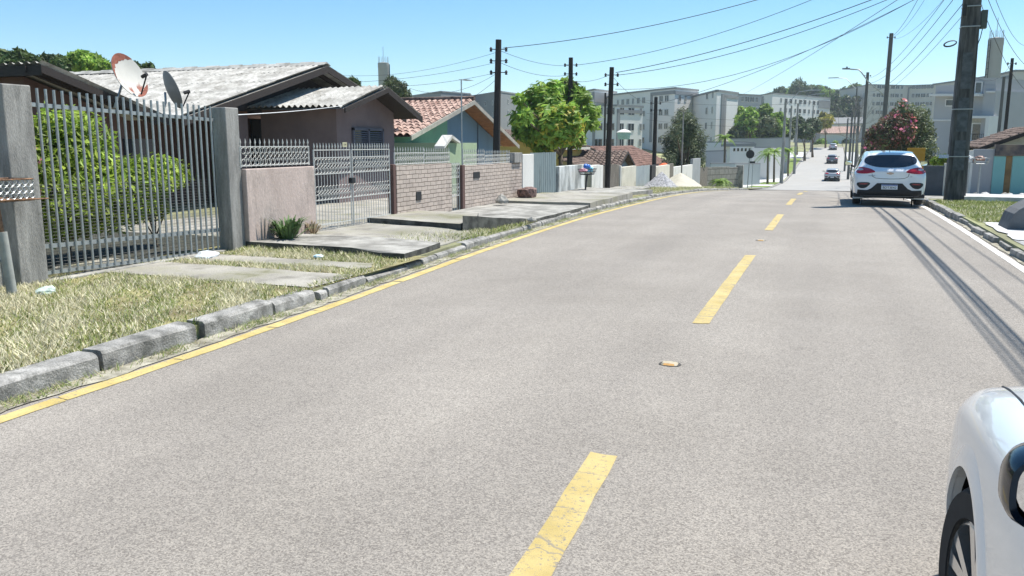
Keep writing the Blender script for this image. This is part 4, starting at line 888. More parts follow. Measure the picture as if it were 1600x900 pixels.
# house B
def house_b():
    t = thing('gabled_house', 'long house with pale corrugated roof, dark gable and lilac-brown front porch wing', 'house', (-16, 20, .12))
    XF = -13.2; ap = onX(510, 101, XF); le = onX(285, 181, XF); Ya, Za = ap.y, ap.z; Yl, Zl = le.y, le.z
    Yr = Ya + (Ya - Yl) * .8; Zr = Za - (Za - Zl) * .8; XB = -27
    sheet_roof('roof', fibro, (XF, Yl, Zl), (XB, Yl, Zl), (XF, Ya, Za), (XB, Ya, Za), t, rows=5)
    sheet_roof('roof', fibro, (XB, Yr, Zr), (XF, Yr, Zr), (XB, Ya, Za), (XF, Ya, Za), t, rows=4)
    m = MB()   # ridge caps
    n = 34
    for i in range(n):
        x0 = XF + .02 - (XF - XB) * i / n; x1 = x0 - (XF - XB) / n - .05; h = .02 * (i % 2)
        m.prism([(x0, Ya - .2, Za - .02), (x0, Ya, Za + .075 + h), (x0, Ya + .2, Za - .02), (x0, Ya, Za + .03)], (x1 - x0, 0, 0))
    m.build('ridge_caps', fibro, t)
    for (y, z) in ((Yl, Zl), (Yr, Zr)):
        beam('rake_board', (XF + .03, Ya, Za - .045), (XF + .03, y, z - .045), .04, .17, darkwood, t)
        beam('rafter', (XF - .5, Ya, Za - .06), (XF - .5, y, z - .06), .05, .12, darkwood, t)
    XG = -14.3; s = (Za - Zl) / (Ya - Yl); zt = lambda y: Za - s * abs(y - Ya) - .1; y0 = Yl + .75; y1 = Yr - .6
    gable = mat('dark_vertical_boards', (.045, .04, .045), .8, .25, 3, stretch=(1, 7, .3), bump=.5, bscale=8)
    m = MB(); m.prism([(XG, y0, 2.42), (XG, y1, 2.42), (XG, y1, zt(y1)), (XG, Ya, zt(Ya)), (XG, y0, zt(y0))], (-.06, 0, 0)); m.build('gable_boards', gable, t)
    # recessed veranda below the gable
    XW = -16.2
    m = MB(); m.box(XW - 9, XW, y0 + .3, y1, .1, 2.4); m.build('wall', mat('veranda_brown', (.16, .09, .075), .9, .1, 1.2), t)
    m = MB(); pl = onX(373, 200, XG); m.box(XG - .15, XG + .15, pl.y - .2, pl.y + .18, .1, 2.42); m.build('veranda_pillar', darkpurple, t)
    m = MB(); m.box(XG - 2, XG + .05, y0 + .1, 18.2, 2.36, 2.48); m.build('veranda_beam', mat('orange_timber', (.2, .085, .04), .8, .2, 4, stretch=(1, 6, 6)), t)
    d0 = onX(393, 200, XW + .03); d1 = onX(425, 200, XW + .03)
    f = MB().box(XW + .004, XW + .035, d0.y, d1.y, .15, onX(400, 187, XW).z).build('door', mat('dark_door', (.02, .02, .03), .5), t)
    # porch wing
    XP = -12.0; c0 = onX(525, 170, XP); c1 = onX(615, 175, XP); XR = -11.35
    pa = onX(605, 135, XR); pl = onX(537, 166, XR); pr = onX(658, 181, XR)
    s2 = (pa.z - pl.z) / (pa.y - pl.y); s3 = (pa.z - pr.z) / (pr.y - pa.y)
    sheet_roof('porch_roof', fibro, (XR, pl.y, pl.z), (XR - 3.2, pl.y, pl.z), (XR, pa.y, pa.z), (XR - 3.2, pa.y, pa.z), t, rows=2, amp=.035)
    sheet_roof('porch_roof', fibro, (XR - 3.2, pr.y, pr.z), (XR, pr.y, pr.z), (XR - 3.2, pa.y, pa.z), (XR, pa.y, pa.z), t, rows=2, amp=.03)
    beam('rake_board', (XR + .03, pa.y, pa.z - .04), (XR + .03, pl.y, pl.z - .04), .04, .12, darkwood, t)
    beam('rake_board', (XR + .03, pa.y, pa.z - .04), (XR + .03, pr.y, pr.z - .04), .04, .16, darkwood, t)
    zp = lambda y: (pa.z - (s2 if y < pa.y else s3) * abs(y - pa.y) - .1)
    m = MB(); ya, yb = c0.y, c1.y
    m.prism([(XP, ya, .1), (XP, yb, .1), (XP, yb, zp(yb)), (XP, pa.y, zp(pa.y)), (XP, ya, zp(ya))], (-2.35, 0, 0)); m.build('porch_wall', darkpurple, t)
    # soffit under the right overhang
    m = MB(); m.prism([(XR, pr.y - .02, pr.z - .07), (XR, pa.y, pa.z - .07), (XR - 3.2, pa.y, pa.z - .07), (XR - 3.2, pr.y - .02, pr.z - .07)], (0, 0, -.02)); m.build('soffit', darkwood, t)
    w0 = onX(549, 198, XP); w1 = onX(597, 200, XP); fr = MB(); zt_, zb_ = 2.08, 1.0
    for a, b, c, d in ((w0.y, w0.y + .07, zb_, zt_), (w1.y - .07, w1.y, zb_, zt_), (w0.y, w1.y, zt_ - .07, zt_ + .003), (w0.y, w1.y, zb_ - .003, zb_ + .07), ((w0.y + w1.y) / 2 - .04, (w0.y + w1.y) / 2 + .04, zb_, zt_ - .02)): fr.box(XP + .003, XP + .06, a, b, c, d)
    f = fr.build('window', mat('window_frame_slate', (.1, .1, .13), .6), t)
    m = MB()
    ny = 12
    for k in range(16): z = zb_ + .08 + k * .0575; m.box(XP + .006, XP + .035, w0.y + .072, w1.y - .072, z, z + .035)
    m.build('shutter', mat('slate_blue_shutter', (.055, .065, .10), .6), f)
    MB().box(XP + .001, XP + .005, w0.y + .07, w1.y - .07, zb_ + .07, zt_ - .07).build('pane', darkglass, f)
    n = place(text_mb('114', .17, .006), (XP + .008, onX(544, 168, XP).y, onX(544, 168.5, XP).z), (0, 1, 0), (0, 0, 1)); n.build('house_number', mat('pale_digits', (.45, .44, .42), .6), t)
house_b()
# house C (green and blue, terracotta)
def house_c():
    t = thing('green_blue_house', 'mint green and grey-blue gabled house under a terracotta tile roof', 'house', (-16, 30, 0))
    XF = -12.6; ap = onX(740, 156, XF); le = onX(641, 211, XF); re = onX(810, 226, XF); XB = -22
    sheet_roof('roof', terra, (XF, le.y, le.z), (XB, le.y, le.z), (XF, ap.y, ap.z), (XB, ap.y, ap.z), t, pitch=.23, amp=.04, tiles=True, rows=13)
    sheet_roof('roof', terra, (XB, re.y, re.z), (XF, re.y, re.z), (XB, ap.y, ap.z), (XF, ap.y, ap.z), t, pitch=.23, amp=.04, tiles=True, rows=13)
    m = MB(); n = 30
    for i in range(n):
        x0 = XF + .03 - (XF - XB) * i / n; m.tube([(x0, ap.y, ap.z + .04), (x0 - (XF - XB) / n, ap.y, ap.z + .06)], [.10, .085], 8)
    m.build('ridge_tiles', terra_d, t, smooth=40)
    board = mat('grey_rake_board', (.36, .34, .3), .8, .15, 4, stretch=(1, 1, 1))
    beam('rake_board', (XF + .03, ap.y, ap.z - .02), (XF + .03, le.y, le.z - .02), .04, .15, board, t)
    beam('rake_board', (XF + .03, ap.y, ap.z - .02), (XF + .03, re.y, re.z - .02), .04, .15, board, t)
    XW = -13.3; sl = (ap.z - le.z) / (ap.y - le.y); sr = (ap.z - re.z) / (re.y - ap.y)
    zt = lambda y: ap.z - (sl if y < ap.y else sr) * abs(y - ap.y) - .12
    yg0 = le.y + .2; ysp = onX(699, 200, XW).y; y1 = re.y - .4
    m = MB(); m.prism([(XW, yg0, -.1), (XW, ysp, -.1), (XW, ysp, zt(ysp)), (XW, yg0, zt(yg0))], (-8, 0, 0)); m.build('wall', green_w, t)
    m = MB(); m.prism([(XW, ysp, -.1), (XW, y1, -.1), (XW, y1, zt(y1)), (XW, ap.y, zt(ap.y)), (XW, ysp, zt(ysp))], (-8, 0, 0)); m.build('wall', blue_w, t)
    # boarded soffit on the right
    m = MB(); 
    for k in range(14):
        a = k / 14; b = (k + .93) / 14
        def q(u, x): y = ap.y + (re.y - ap.y) * u; return (x, y, ap.z + (re.z - ap.z) * u - .07)
        m.prism([q(a, XF), q(b, XF), q(b, XW), q(a, XW)], (0, 0, -.02))
    m.build('soffit', mat('orange_soffit_boards', (.34, .15, .07), .7, .2, 4), t)
    p = onX(746, 220, XW); MB().box(XW + .002, XW + .03, p.y - .03, p.y + .03, .0, zt(p.y) - .02).build('cover_strip', mat('dark_blue_strip', (.1, .14, .2), .8), t)
    # low annex in front, pale green with small gable cap
    a0 = onX(700, 225, -11.2); a1 = onX(745, 225, -11.2)
    m = MB(); m.box(-13.2, -11.2, a0.y, a1.y, -.1, onX(700, 223, -11.2).z); m.build('annex_wall', mat('pale_green_annex', (.36, .46, .3), .9, .07, 2), t)
    m = MB(); za = onX(700, 222, -11.1).z; yy = onX(706, 222, -11.1).y
    m.prism([(-11.08, a0.y - .5, za - .12), (-11.08, yy, za + .22), (-11.08, yy + .6, za + .02), (-11.08, yy + .6, za - .04), (-11.08, yy, za + .12), (-11.08, a0.y - .5, za - .2)], (-.35, 0, 0)); m.build('annex_roof', white_w, t)
house_c()
ta = thing('antenna_mast', 'thin television antenna mast standing before the green and blue house', 'antenna', (-9.0, onX(722, 250, -9.0).y, .1))
y = onX(722, 250, -9.0).y; zt = onX(722, 124, -9.0).z
MB().tube([(-9, y, .1), (-9, y, zt)], .018, 6).build('mast', galv, ta); m = MB(); m.tube([(-9, y - .05, zt - .02), (-9, y + .55, zt + .02)], .009, 5)
for k in range(5): m.tube([(-9.12, y + .1 + k * .1, zt), (-8.88, y + .1 + k * .1, zt)], .005, 4)
m.build('boom', galv, ta)

# small houses further along
def simple_house(name, label, X, y0, y1, zb, zw, za, mwall, mroof, depth=7, ya=None, over=.35, tiles=True, ridge='x', win=None, cat='house'):
    t = thing(name, label, cat, (X - depth / 2, (y0 + y1) / 2, zb)); ya = (y0 + y1) / 2 if ya is None else ya
    if ridge == 'x':    # gable faces the road
        sl = (za - zw) / (ya - y0); sr = (za - zw) / (y1 - ya)
        for (ye, s_) in ((y0 - over, sl), (y1 + over, sr)):
            ze = za - s_ * abs(ye - ya); A = ((X + over, ye, ze), (X - depth, ye, ze), (X + over, ya, za), (X - depth, ya, za))
            if ye > ya: A = (A[1], A[0], A[3], A[2])
            sheet_roof('roof', mroof, *A, t, pitch=.25, amp=.04, tiles=tiles, rows=10)
            beam('rake_board', (X + over + .02, ya, za - .03), (X + over + .02, ye, ze - .03), .04, .14, darkwood, t)
        MB().prism([(X, y0, zb), (X, y1, zb), (X, y1, zw - .12), (X, ya, za - .12), (X, y0, zw - .12)], (-depth, 0, 0)).build('wall', mwall, t)
    else:               # eave faces the road
        xm = X - depth / 2; s_ = (za - zw) / (depth / 2); ze = za - s_ * (depth / 2 + over)
        sheet_roof('roof', mroof, (X + over, y1 + over, ze), (X + over, y0 - over, ze), (xm, y1 + over, za), (xm, y0 - over, za), t, pitch=.25, amp=.04, tiles=tiles, rows=12)
        sheet_roof('roof', mroof, (X - depth - over, y0 - over, ze), (X - depth - over, y1 + over, ze), (xm, y0 - over, za), (xm, y1 + over, za), t, pitch=.25, amp=.04, tiles=tiles, rows=8)
        MB().prism([(X, y0, zb), (X, y0, zw - .1), (xm, y0, za - .1), (X - depth, y0, zw - .1), (X - depth, y0, zb)], (0, y1 - y0, 0)).build('wall', mwall, t)
        MB().box(X + over, X + over + .03, y0 - over, y1 + over, ze - .14, ze - .02).build('eave_board', cream_w, t)
    if win:
        for (a, b, c, d) in win:
            f = MB().box(X + .003, X + .05, a, b, c, d).build('window', mod_l, t); MB().box(X + .052, X + .06, a + .06, b - .06, c + .06, d - .06).build('pane', darkglass, f)
    return t
# brown-tiled low house and yellow house behind the papaya tree
a = onX(790, 200, -13.5); b = onX(827, 200, -13.5)
simple_house('yellow_house', 'yellow low house with dark brown tile roof behind the white pillar', -12.5, 37.2, 43.5, -.6, 1.6, 2.35, yellow_w, terra_d, 6, ridge='y')
simple_house('tiled_house', 'low house with weathered brown tile roof behind the old plank gate', -11.2, 39.6, 47.5, -.8, .55, 1.6, cream_w, terra_d, 6, ridge='y')
simple_house('blue_gable_house', 'small gabled house with blue lower wall behind the cream walls', -10.4, 41.5, 46, -.8, .35, 1.3, mat('pale_blue_wall', (.32, .38, .45), .9, .08, 1, stain=(.1, .2, .4), sscale=.5), terra_d, 3, ridge='x')
simple_house('tiled_house', 'low grey house with a regular red tile roof beside the cypress', -10.6, 49.5, 60, -1.2, .25, 1.5, mat('greyish_wall', (.3, .32, .35), .9, .08, 1), mat('redbrown_tiles', (.12, .062, .048), .9, .3, 3, col2=(.2, .12, .095), fine=.3, fscale=9), 6, ridge='y')
# ================================================================== VEGETATION, POLES, FAR BUILDINGS, RIGHT SIDE
# hedge with pink flowers behind the barred gate
def bush():
    rn = random.Random(31); t = thing('flowering_bush', 'large bright green leafy bush with a few pink flowers behind the barred gate', 'bush', (-9.2, 8.3, .1))
    bl = [(-9.3, 7.55, 1.1, .55, .5, .55), (-9.4, 8.3, 1.35, .6, .62, .75), (-9.3, 7.9, 1.0, .6, .6, .5), (-9.5, 7.8, 1.45, .5, .5, .55), (-9.3, 8.75, 1.15, .42, .42, .42), (-9.4, 8.45, 1.8, .32, .34, .34), (-9.35, 8.05, 1.85, .2, .22, .3), (-9.3, 8.95, .85, .35, .35, .4), (-9.25, 8.4, .7, .35, .5, .3), (-9.3, 8.8, 1.6, .2, .22, .25), (-9.5, 8.1, .6, .4, .55, .25)]
    limbs((-9.3, 8.1, .1), bl, .03, rn, .15).build('trunk', bark, t, smooth=True)
    mb, co = leafcloud(bl, 10000, .065, rn, .36, .3, .6); mb.build('foliage', leaf_bush, t, cols=co)
    mb, co = leafcloud([(-9.05, 7.35, 1.55, .2, .16, .2), (-9.0, 7.25, 1.1, .25, .12, .3)], 60, .035, rn, .8, .8, tint=lambda r: (1, r.uniform(.7, 1.2), 1)); mb.build('flowers', leaf_pink, t, cols=co)
    return t
bush()
def bush2():
    rn = random.Random(32); t = thing('leafy_shrub', 'lower bright green shrub right of the flowering bush behind the gate', 'bush', (-9.3, 9.6, .1))
    bl = [(-9.3, 9.3, 1.15, .4, .35, .35), (-9.3, 9.75, 1.2, .35, .35, .3), (-9.4, 9.2, .85, .4, .4, .3), (-9.3, 10.15, 1.2, .22, .25, .2), (-9.4, 9.6, .75, .3, .35, .22)]
    limbs((-9.35, 9.7, .1), bl, .025, rn, .15).build('trunk', bark, t, smooth=True)
    mb, co = leafcloud(bl, 4200, .055, rn, .4, .35, .6); mb.build('foliage', leaf_bush, t, cols=co)
bush2()
# broad bushy tree over the white walls (papaya-like clusters)
def broadtree():
    b = onX(880, 250, -9.4); rn = random.Random(41)
    P = [(845, 160, 40), (885, 150, 36), (830, 200, 36), (870, 195, 46), (905, 185, 36), (815, 182, 22), (925, 175, 16), (848, 222, 26), (898, 216, 20), (865, 138, 20), (912, 155, 16), (812, 155, 14)]
    bl = []
    for x, y, r in P:
        c = onX(x, y, -9.4 + rn.uniform(-1.2, .8)); R = r * c.y / 1300 * .88; bl.append((c.x, c.y, c.z, R, R * .95, R * .8))
    rn2 = random.Random(42)
    def yel(t, r):
        mb, co = leafcloud([bl[7], bl[3], bl[8]], 520, .11, r, .45, .75); mb.build('yellow_leaves', leaf_yel, t, cols=co)
    tree('broadleaf_tree', 'rounded bright green tree with yellowing lower leaves leaning over the white walls', (-9.4, b.y, gz(-9.4, b.y)), bl, 6800, .165, leaf_mid, .1, aspect=.42, seed=43, extra=yel, hollow=.4, up=.8, fork=.35)
broadtree()
def cypress():
    b = Vector((-8.9, 56, gz(-9, 56))); rn = random.Random(51); bl = []
    for x, y, r in [(1068, 185, 15), (1068, 205, 26), (1050, 225, 20), (1088, 222, 20), (1068, 240, 30), (1045, 250, 14), (1090, 250, 16), (1068, 270, 22), (1080, 200, 14), (1056, 205, 12)]:
        c = onX(x, y, -8.9 + rn.uniform(-.6, .6)); R = r * c.y / 1300 * 1.02; bl.append((c.x, c.y, c.z, R * .8, R, R * 1.15))
    tree('cypress_tree', 'grey-green feathery conical tree on the left beyond the sand heap', b, bl, 12000, .14, leaf_conif, .16, aspect=.22, seed=52, up=1.4, hollow=.25, fork=.15)
cypress()
def far_tree(name, label, px, py, D, spec, lm, n, size, seed, base=None, r0=.2, group=None, **k):
    """spec: list of (px, py, radius px) seen at distance D"""
    rn = random.Random(seed); bl = []
    for x, y, r in spec:
        c = onD(x, y, D + rn.uniform(-.02, .02) * D); R = r * D / 1300 * 1.05; bl.append((c.x, c.y, c.z, R, R, R * .9))
    c = onD(px, py, D); return tree(name, label, (c.x, c.y, min(c.z, gz(c.x, c.y)) if base is None else base), bl, n, size, lm, r0, seed=seed, group=group, **k)
far_tree('dark_tree', 'dark rounded tree behind the left end of the pale roof', 30, 150, 45, [(0, 100, 20), (30, 95, 16), (50, 102, 16), (15, 108, 18)], leaf_dark, 5500, .2, 61)
far_tree('dark_tree', 'fuller mid green tree crown above the pale roof ridge', 130, 150, 48, [(105, 103, 14), (125, 96, 16), (145, 99, 15), (160, 106, 12), (120, 108, 14)], leaf_mid, 5500, .2, 62)
far_tree('dark_tree', 'low dark crown filling the gap between the two crowns above the roofs', 75, 150, 46, [(60, 103, 12), (78, 99, 13), (95, 103, 12), (88, 110, 12)], leaf_dark, 4000, .2, 161)
far_tree('dark_tree', 'small tree crown tip right behind the satellite dishes', 215, 150, 48, [(185, 104, 9), (212, 108, 9), (232, 107, 8), (200, 110, 10)], leaf_dark, 3000, .16, 63)
far_tree('palm_like_tree', 'dark leafy tip poking up behind the main gable right slope', 553, 190, 40, [(550, 128, 7), (557, 132, 6), (548, 138, 7)], leaf_dark, 500, .16, 64, aspect=.25)
far_tree('conifer', 'dark round conifer crown in front of the slim water tower', 617, 190, 70, [(612, 130, 11), (622, 140, 14), (606, 142, 12), (630, 150, 12), (615, 152, 16)], leaf_olive, 5000, .17, 65, aspect=.3)

# ---- utility poles
def pole(label, px, pytop, X=None, D=None, r0=.12, pyb=None, ins=3, lean=0, m=polewood, name='utility_pole', pos=None, h=None, arm=True):
    if pos is None: a = onX(px, pytop, X) if X is not None else onD(px, pytop, D)
    else: a = Vector((pos[0], pos[1], pos[2]))
    b = Vector((a.x - lean, a.y, gz(a.x, a.y) - .3)); t = thing(name, label, 'utility pole', (b.x, b.y, b.z + .3))
    MB().tube([b, a], r0, 12, r2=r0 * .72).build('shaft', m, t, smooth=40)
    if ins:
        h_ = MB(); w_ = r0 * .72 + .14
        u = Vector((cos(YAW), sin(YAW), 0))
        for k in range(ins):
            z = a.z - .28 - k * .34
            g = MB(); q = Vector((a.x, a.y, z)) + u * .0
            for s in (-1, 1):
                e = q + u * s * w_; h_.tube([q, e], .014, 5); g.lathe((e.x, e.y, z - .07), [(.025, 0), (.05, .02), (.03, .05), (.05, .08), (.03, .12), (.01, .14)], 8)
            g2 = g; 
            half = len(g.v) // 2; A = MB(); A.v = g.v[:half]; A.f = [f for f in g.f if max(f) < half]; B = MB(); B.v = g.v[half:]; B.f = [tuple(i - half for i in f) for f in g.f if min(f) >= half]
            A.build('insulator', black, t, smooth=40); B.build('insulator', black, t, smooth=40)
        h_.tube([Vector((a.x, a.y, a.z - .2)) + u * w_ * .0, Vector((a.x, a.y, a.z - 1.1))], .012, 4)
        h_.build('brackets', black, t)
    return t, a
p1, T1 = pole('nearest dark timber pole rising before the blue gable', 779, 62, X=-9.6, r0=.125, lean=.12, ins=3)
p2, T2 = pole('dark timber pole rising out of the broad green tree', 892, 90, X=-9.8, r0=.12, ins=3)
p3, T3 = pole('dark timber pole standing beside the old plank gate', 956, 105, X=-7.85, r0=.12, lean=.1, ins=2)
p4, T4 = pole('thin dark pole between second pole and plank-gate pole, far behind', 946, 145, X=-16, r0=.1, ins=0)
p5, T5 = pole('dark pole in front of the regular red tile roof', 1025, 152, X=-8.3, r0=.12, ins=2)
p6, T6 = pole('thin pale pole against the grey-green cypress', 1068, 175, X=-7.9, r0=.05, ins=0, m=postc)
# right side poles
def big_pole():
    t = thing('concrete_utility_pole', 'massive tapering square concrete pole on the right lawn, running out of the top', 'utility pole', (3.45, 27.5, .1))
    m = MB(); w0, w1, H = .27, .175, 11.2
    P = lambda w_, z, d: [(3.45 - w_, 27.5 - d, z), (3.45 - w_ * .82, 27.5 - d * 1.25, z), (3.45 + w_ * .82, 27.5 - d * 1.25, z), (3.45 + w_, 27.5 - d, z), (3.45 + w_, 27.5 + d, z), (3.45 - w_, 27.5 + d, z)]
    a = P(w0, -.3, w0 * .7); b = P(w1, H, w1 * .7); m.add(a + b, [(5, 4, 3, 2, 1, 0), (6, 7, 8, 9, 10, 11)] + [(i, (i + 1) % 6, 6 + (i + 1) % 6, 6 + i) for i in range(6)])
    m.build('shaft', mat('dark_pole_concrete', (.045, .046, .045), .9, .25, 4, col2=(.09, .09, .086), bump=.4, bscale=40, stretch=(3, 3, .4), stain=(.05, .05, .048), sscale=1.8), t)
    for z0, z1 in ((.9, 1.75), (2.0, 2.95), (3.2, 4.2)):  # sunk panels of the double-T shaft
        f = lambda z: w0 + (w1 - w0) * z / H
        q = [(3.45 - f(z0) * .55, 27.5 - f(z0) * .7 * 1.25 - .004, z0), (3.45 + f(z0) * .55, 27.5 - f(z0) * .7 * 1.25 - .004, z0), (3.45 + f(z1) * .55, 27.5 - f(z1) * .7 * 1.25 - .004, z1), (3.45 - f(z1) * .55, 27.5 - f(z1) * .7 * 1.25 - .004, z1)]
        MB().prism(q, (0, .02, 0)).build('recess_panel', mat('pole_recess', (.08, .09, .095), .9, .3, 6) if 'pole_recess' not in MATS else MATS['pole_recess'], t)
    for z in (1.28, 2.62, 4.9, 5.45, 5.85):
        w_ = w0 + (w1 - w0) * z / H + .012; d = w_ * .9
        MB().box(3.45 - w_, 3.45 + w_, 27.5 - d - .01, 27.5 + d, z, z + .025).build('steel_band', galv, t)
    MB().box(3.70, 3.86, 27.35, 27.55, 4.85, 5.35, .015).build('junction_box', mat('dark_green_box', (.05, .07, .06), .5), t)
    MB().tube([(3.76, 27.4, 4.85), (3.72, 27.35, 4.6), (3.66, 27.3, 4.4), (3.68, 27.3, 3.5), (3.66, 27.3, 3.2)], .012, 5).build('drop_cable', black, t)
    MB().box(3.2, 3.3, 27.2, 27.32, 5.2, 5.5, .01).build('clamp', black, t)
    for z in (7.4, 6.9): 
        MB().box(2.6, 4.75, 27.1, 27.22, z, z + .1, .01).build('crossarm', darkwood, t)
        for x in (2.7, 3.0, 3.9, 4.2): MB().lathe((x, 27.16, z + .1), [(.02, 0), (.05, .03), (.03, .07), (.05, .1), (.02, .15)], 8).build('insulator', black, t)
    MB().box(2.9, 3.15, 27.05, 27.09, .95 + .3, 1.35).build('street_plate', mat('blue_white_plate', (.45, .5, .6), .5, .3, 40), t)
big_pole()
greyc = mat('grey_pole_concrete', (.12, .12, .115), .9, .15, 3, stretch=(3, 3, .4), stain=(.09, .09, .085))
p7, T7 = pole('tall tapering pole rising behind the flowering tree', 1393, 52, D=62, r0=.19, ins=1, lean=.1, m=greyc)
p8, T8 = pole('dark pole carrying a street lamp left of the flowering tree', 1356, 113, D=72, r0=.16, ins=1, m=greyc)
p9, T9 = pole('slim dark pole rising above the modern house, at the right edge', 1582, 91, D=47, r0=.11, ins=1, m=polewood)
p10, T10 = pole('shorter grey pole beside the slim dark pole near the right edge', 1569, 120, D=46, r0=.1, ins=0, m=greyc)
lp = []
FARP = [(1340, 175, 85, 'first'), (1330, 150, 100, 'second'), (1347, 190, 95, 'third')]
pole('grey pole in the right pavement row nearest the white hatchback mirror', 1343, 165, D=84, r0=.15, ins=1, m=greyc)
pole('grey pole in the right pavement row, second behind the white hatchback', 1332, 175, D=104, r0=.16, ins=1, m=greyc)
pole('slender pole in the right pavement row, farthest one', 1325, 185, D=122, r0=.14, ins=0, m=greyc)
lamp_gray = mat('lamp_arm_steel', (.34, .36, .37), .5, .1, 10, metal=.5)
def lamp(label, base, h, adir, alen, r0=.09, head=.5, m=postc, on=None, name='street_lamp'):
    t = thing(name, label, 'street lamp', base); b = Vector(base); top = b + Vector((0, 0, h)); a = Vector(adir).normalized()
    if on is None: MB().tube([b - Vector((0, 0, .3)), top], r0, 10, r2=r0 * .6).build('shaft', m, t, smooth=40)
    e = top + a * alen + Vector((0, 0, alen * .55)); mid = top + a * alen * .6 + Vector((0, 0, alen * .5))
    MB().tube([top - Vector((0, 0, .3)), mid, e], .035, 7).build('arm', lamp_gray, t, smooth=40)
    mh = MB(); u = Vector((-a.y, a.x, 0)) * .12
    mh.prism([e - u * .6, e + u * .6, e + a * head + u, e + a * head * 1.25, e + a * head - u], (0, 0, .09)); mh.build('lamp_head', lamp_gray, t)
    return t
bl_ = onD(1370, 126, 71); hd = onD(1318, 108, 71)
t = thing('street_lamp', 'street lamp on a long bent arm reaching left above the road, clear of the trees', 'street lamp', (T8.x, T8.y, T8.z - 3))
pA = onD(1383, 150, 71); pB = onD(1356, 127, 71); pC = onD(1342, 109, 71.3); pD = onD(1328, 108, 71.5)
MB().tube([pA, pB, onD(1346, 113, 71), pC, pD], .05, 8).build('arm', lamp_gray, t, smooth=True)
q = onD(1316, 108, 71.5); m = MB(); m.prism([pD + Vector((0, -.12, -.03)), pD + Vector((0, .12, -.03)), q + Vector((0, .1, -.03)), q + Vector((0, -.1, -.03))], (0, 0, .12)); m.build('lamp_head', mat('lamp_head', (.2, .22, .24), .5), t); MB().tube([pD.lerp(q, .4) + Vector((0, 0, .09)), pD.lerp(q, .4) + Vector((0, 0, .2))], .06, 8).build('photocell', black, t)
# left far row: concrete poles along the left pavement of the slope, each with a lamp
for i, (px, pyb, pyt, D, arm, lb) in enumerate(((1221, 280, 160, 92, 1, 'pale concrete lamp pole nearest on the far left pavement, by the palms'), (1241, 266, 162, 118, 1, 'pale concrete lamp pole second along the far left pavement'), (1234, 250, 165, 140, 0, 'grey pole behind the pair of far left lamp poles'), (1267, 230, 165, 190, 1, 'thin concrete lamp pole farthest along the far left pavement'))):
    b = onD(px, pyb, D); b.z = gz(b.x, b.y); tp = onD(px + 5, pyt, D)
    if arm: lamp(lb, b, tp.z - b.z, (1.0, .1, 0) if i != 1 else (1, -.1, 0), 2.2, .2, 1.0, postc)
    else: pole(lb, px + 3, pyt, D=D, r0=.18, ins=0, m=postc)
lamp('small street lamp with hooked arm above the right pavement pole row', onD(1330, 270, 96), 9.5, (-1, .1, 0), 2.0, .12, .9, greyc)
# ---- water towers
def wtower(label, px, pyt, D, r, zb, ladder=-1):
    a = onD(px, pyt, D); t = thing('water_tower', label, 'water tower', (a.x, a.y, zb)); m_ = MATS.get('tower_concrete') or mat('tower_concrete', (.34, .34, .33), .9, .06, .4)
    H = a.z - zb; MB().lathe((a.x, a.y, zb), [(r, 0), (r, H * .93), (r * 1.03, H * .935), (r * 1.03, H * .99), (r * .2, H)], 24).build('shaft', m_, t, smooth=30)
    u = Vector((cos(YAW), sin(YAW), 0)); f = Vector((-sin(YAW), cos(YAW), 0)); p = Vector((a.x, a.y, 0)) + u * (ladder * r * 1.12) - f * r * .3; m = MB()
    for s in (-.3, .3): m.tube([(p.x + f.x * s, p.y + f.y * s, zb), (p.x + f.x * s, p.y + f.y * s, a.z - .4)], .05, 5)
    for k in range(int(H / .8)): z = zb + k * .8; m.tube([(p.x + f.x * .3, p.y + f.y * .3, z), (p.x - f.x * .3, p.y - f.y * .3, z)], .035, 4)
    m.build('ladder', black, t); m = MB()
    for k in range(10): an = 2 * pi * k / 10; m.tube([(a.x + cos(an) * r * .9, a.y + sin(an) * r * .9, a.z - .2), (a.x + cos(an) * r * .9, a.y + sin(an) * r * .9, a.z + .9)], .03, 4)
    m.tube([(a.x, a.y, a.z), (a.x, a.y, a.z + 2.6)], .04, 4); m.build('railing', galv, t)
wtower('slim grey cylindrical water tower behind the long pale roof', 599, 97, 150, .95, 0, 1)
wtower('tall grey cylindrical water tower above the modern house', 1557, 58, 120, .95, 0, -1)
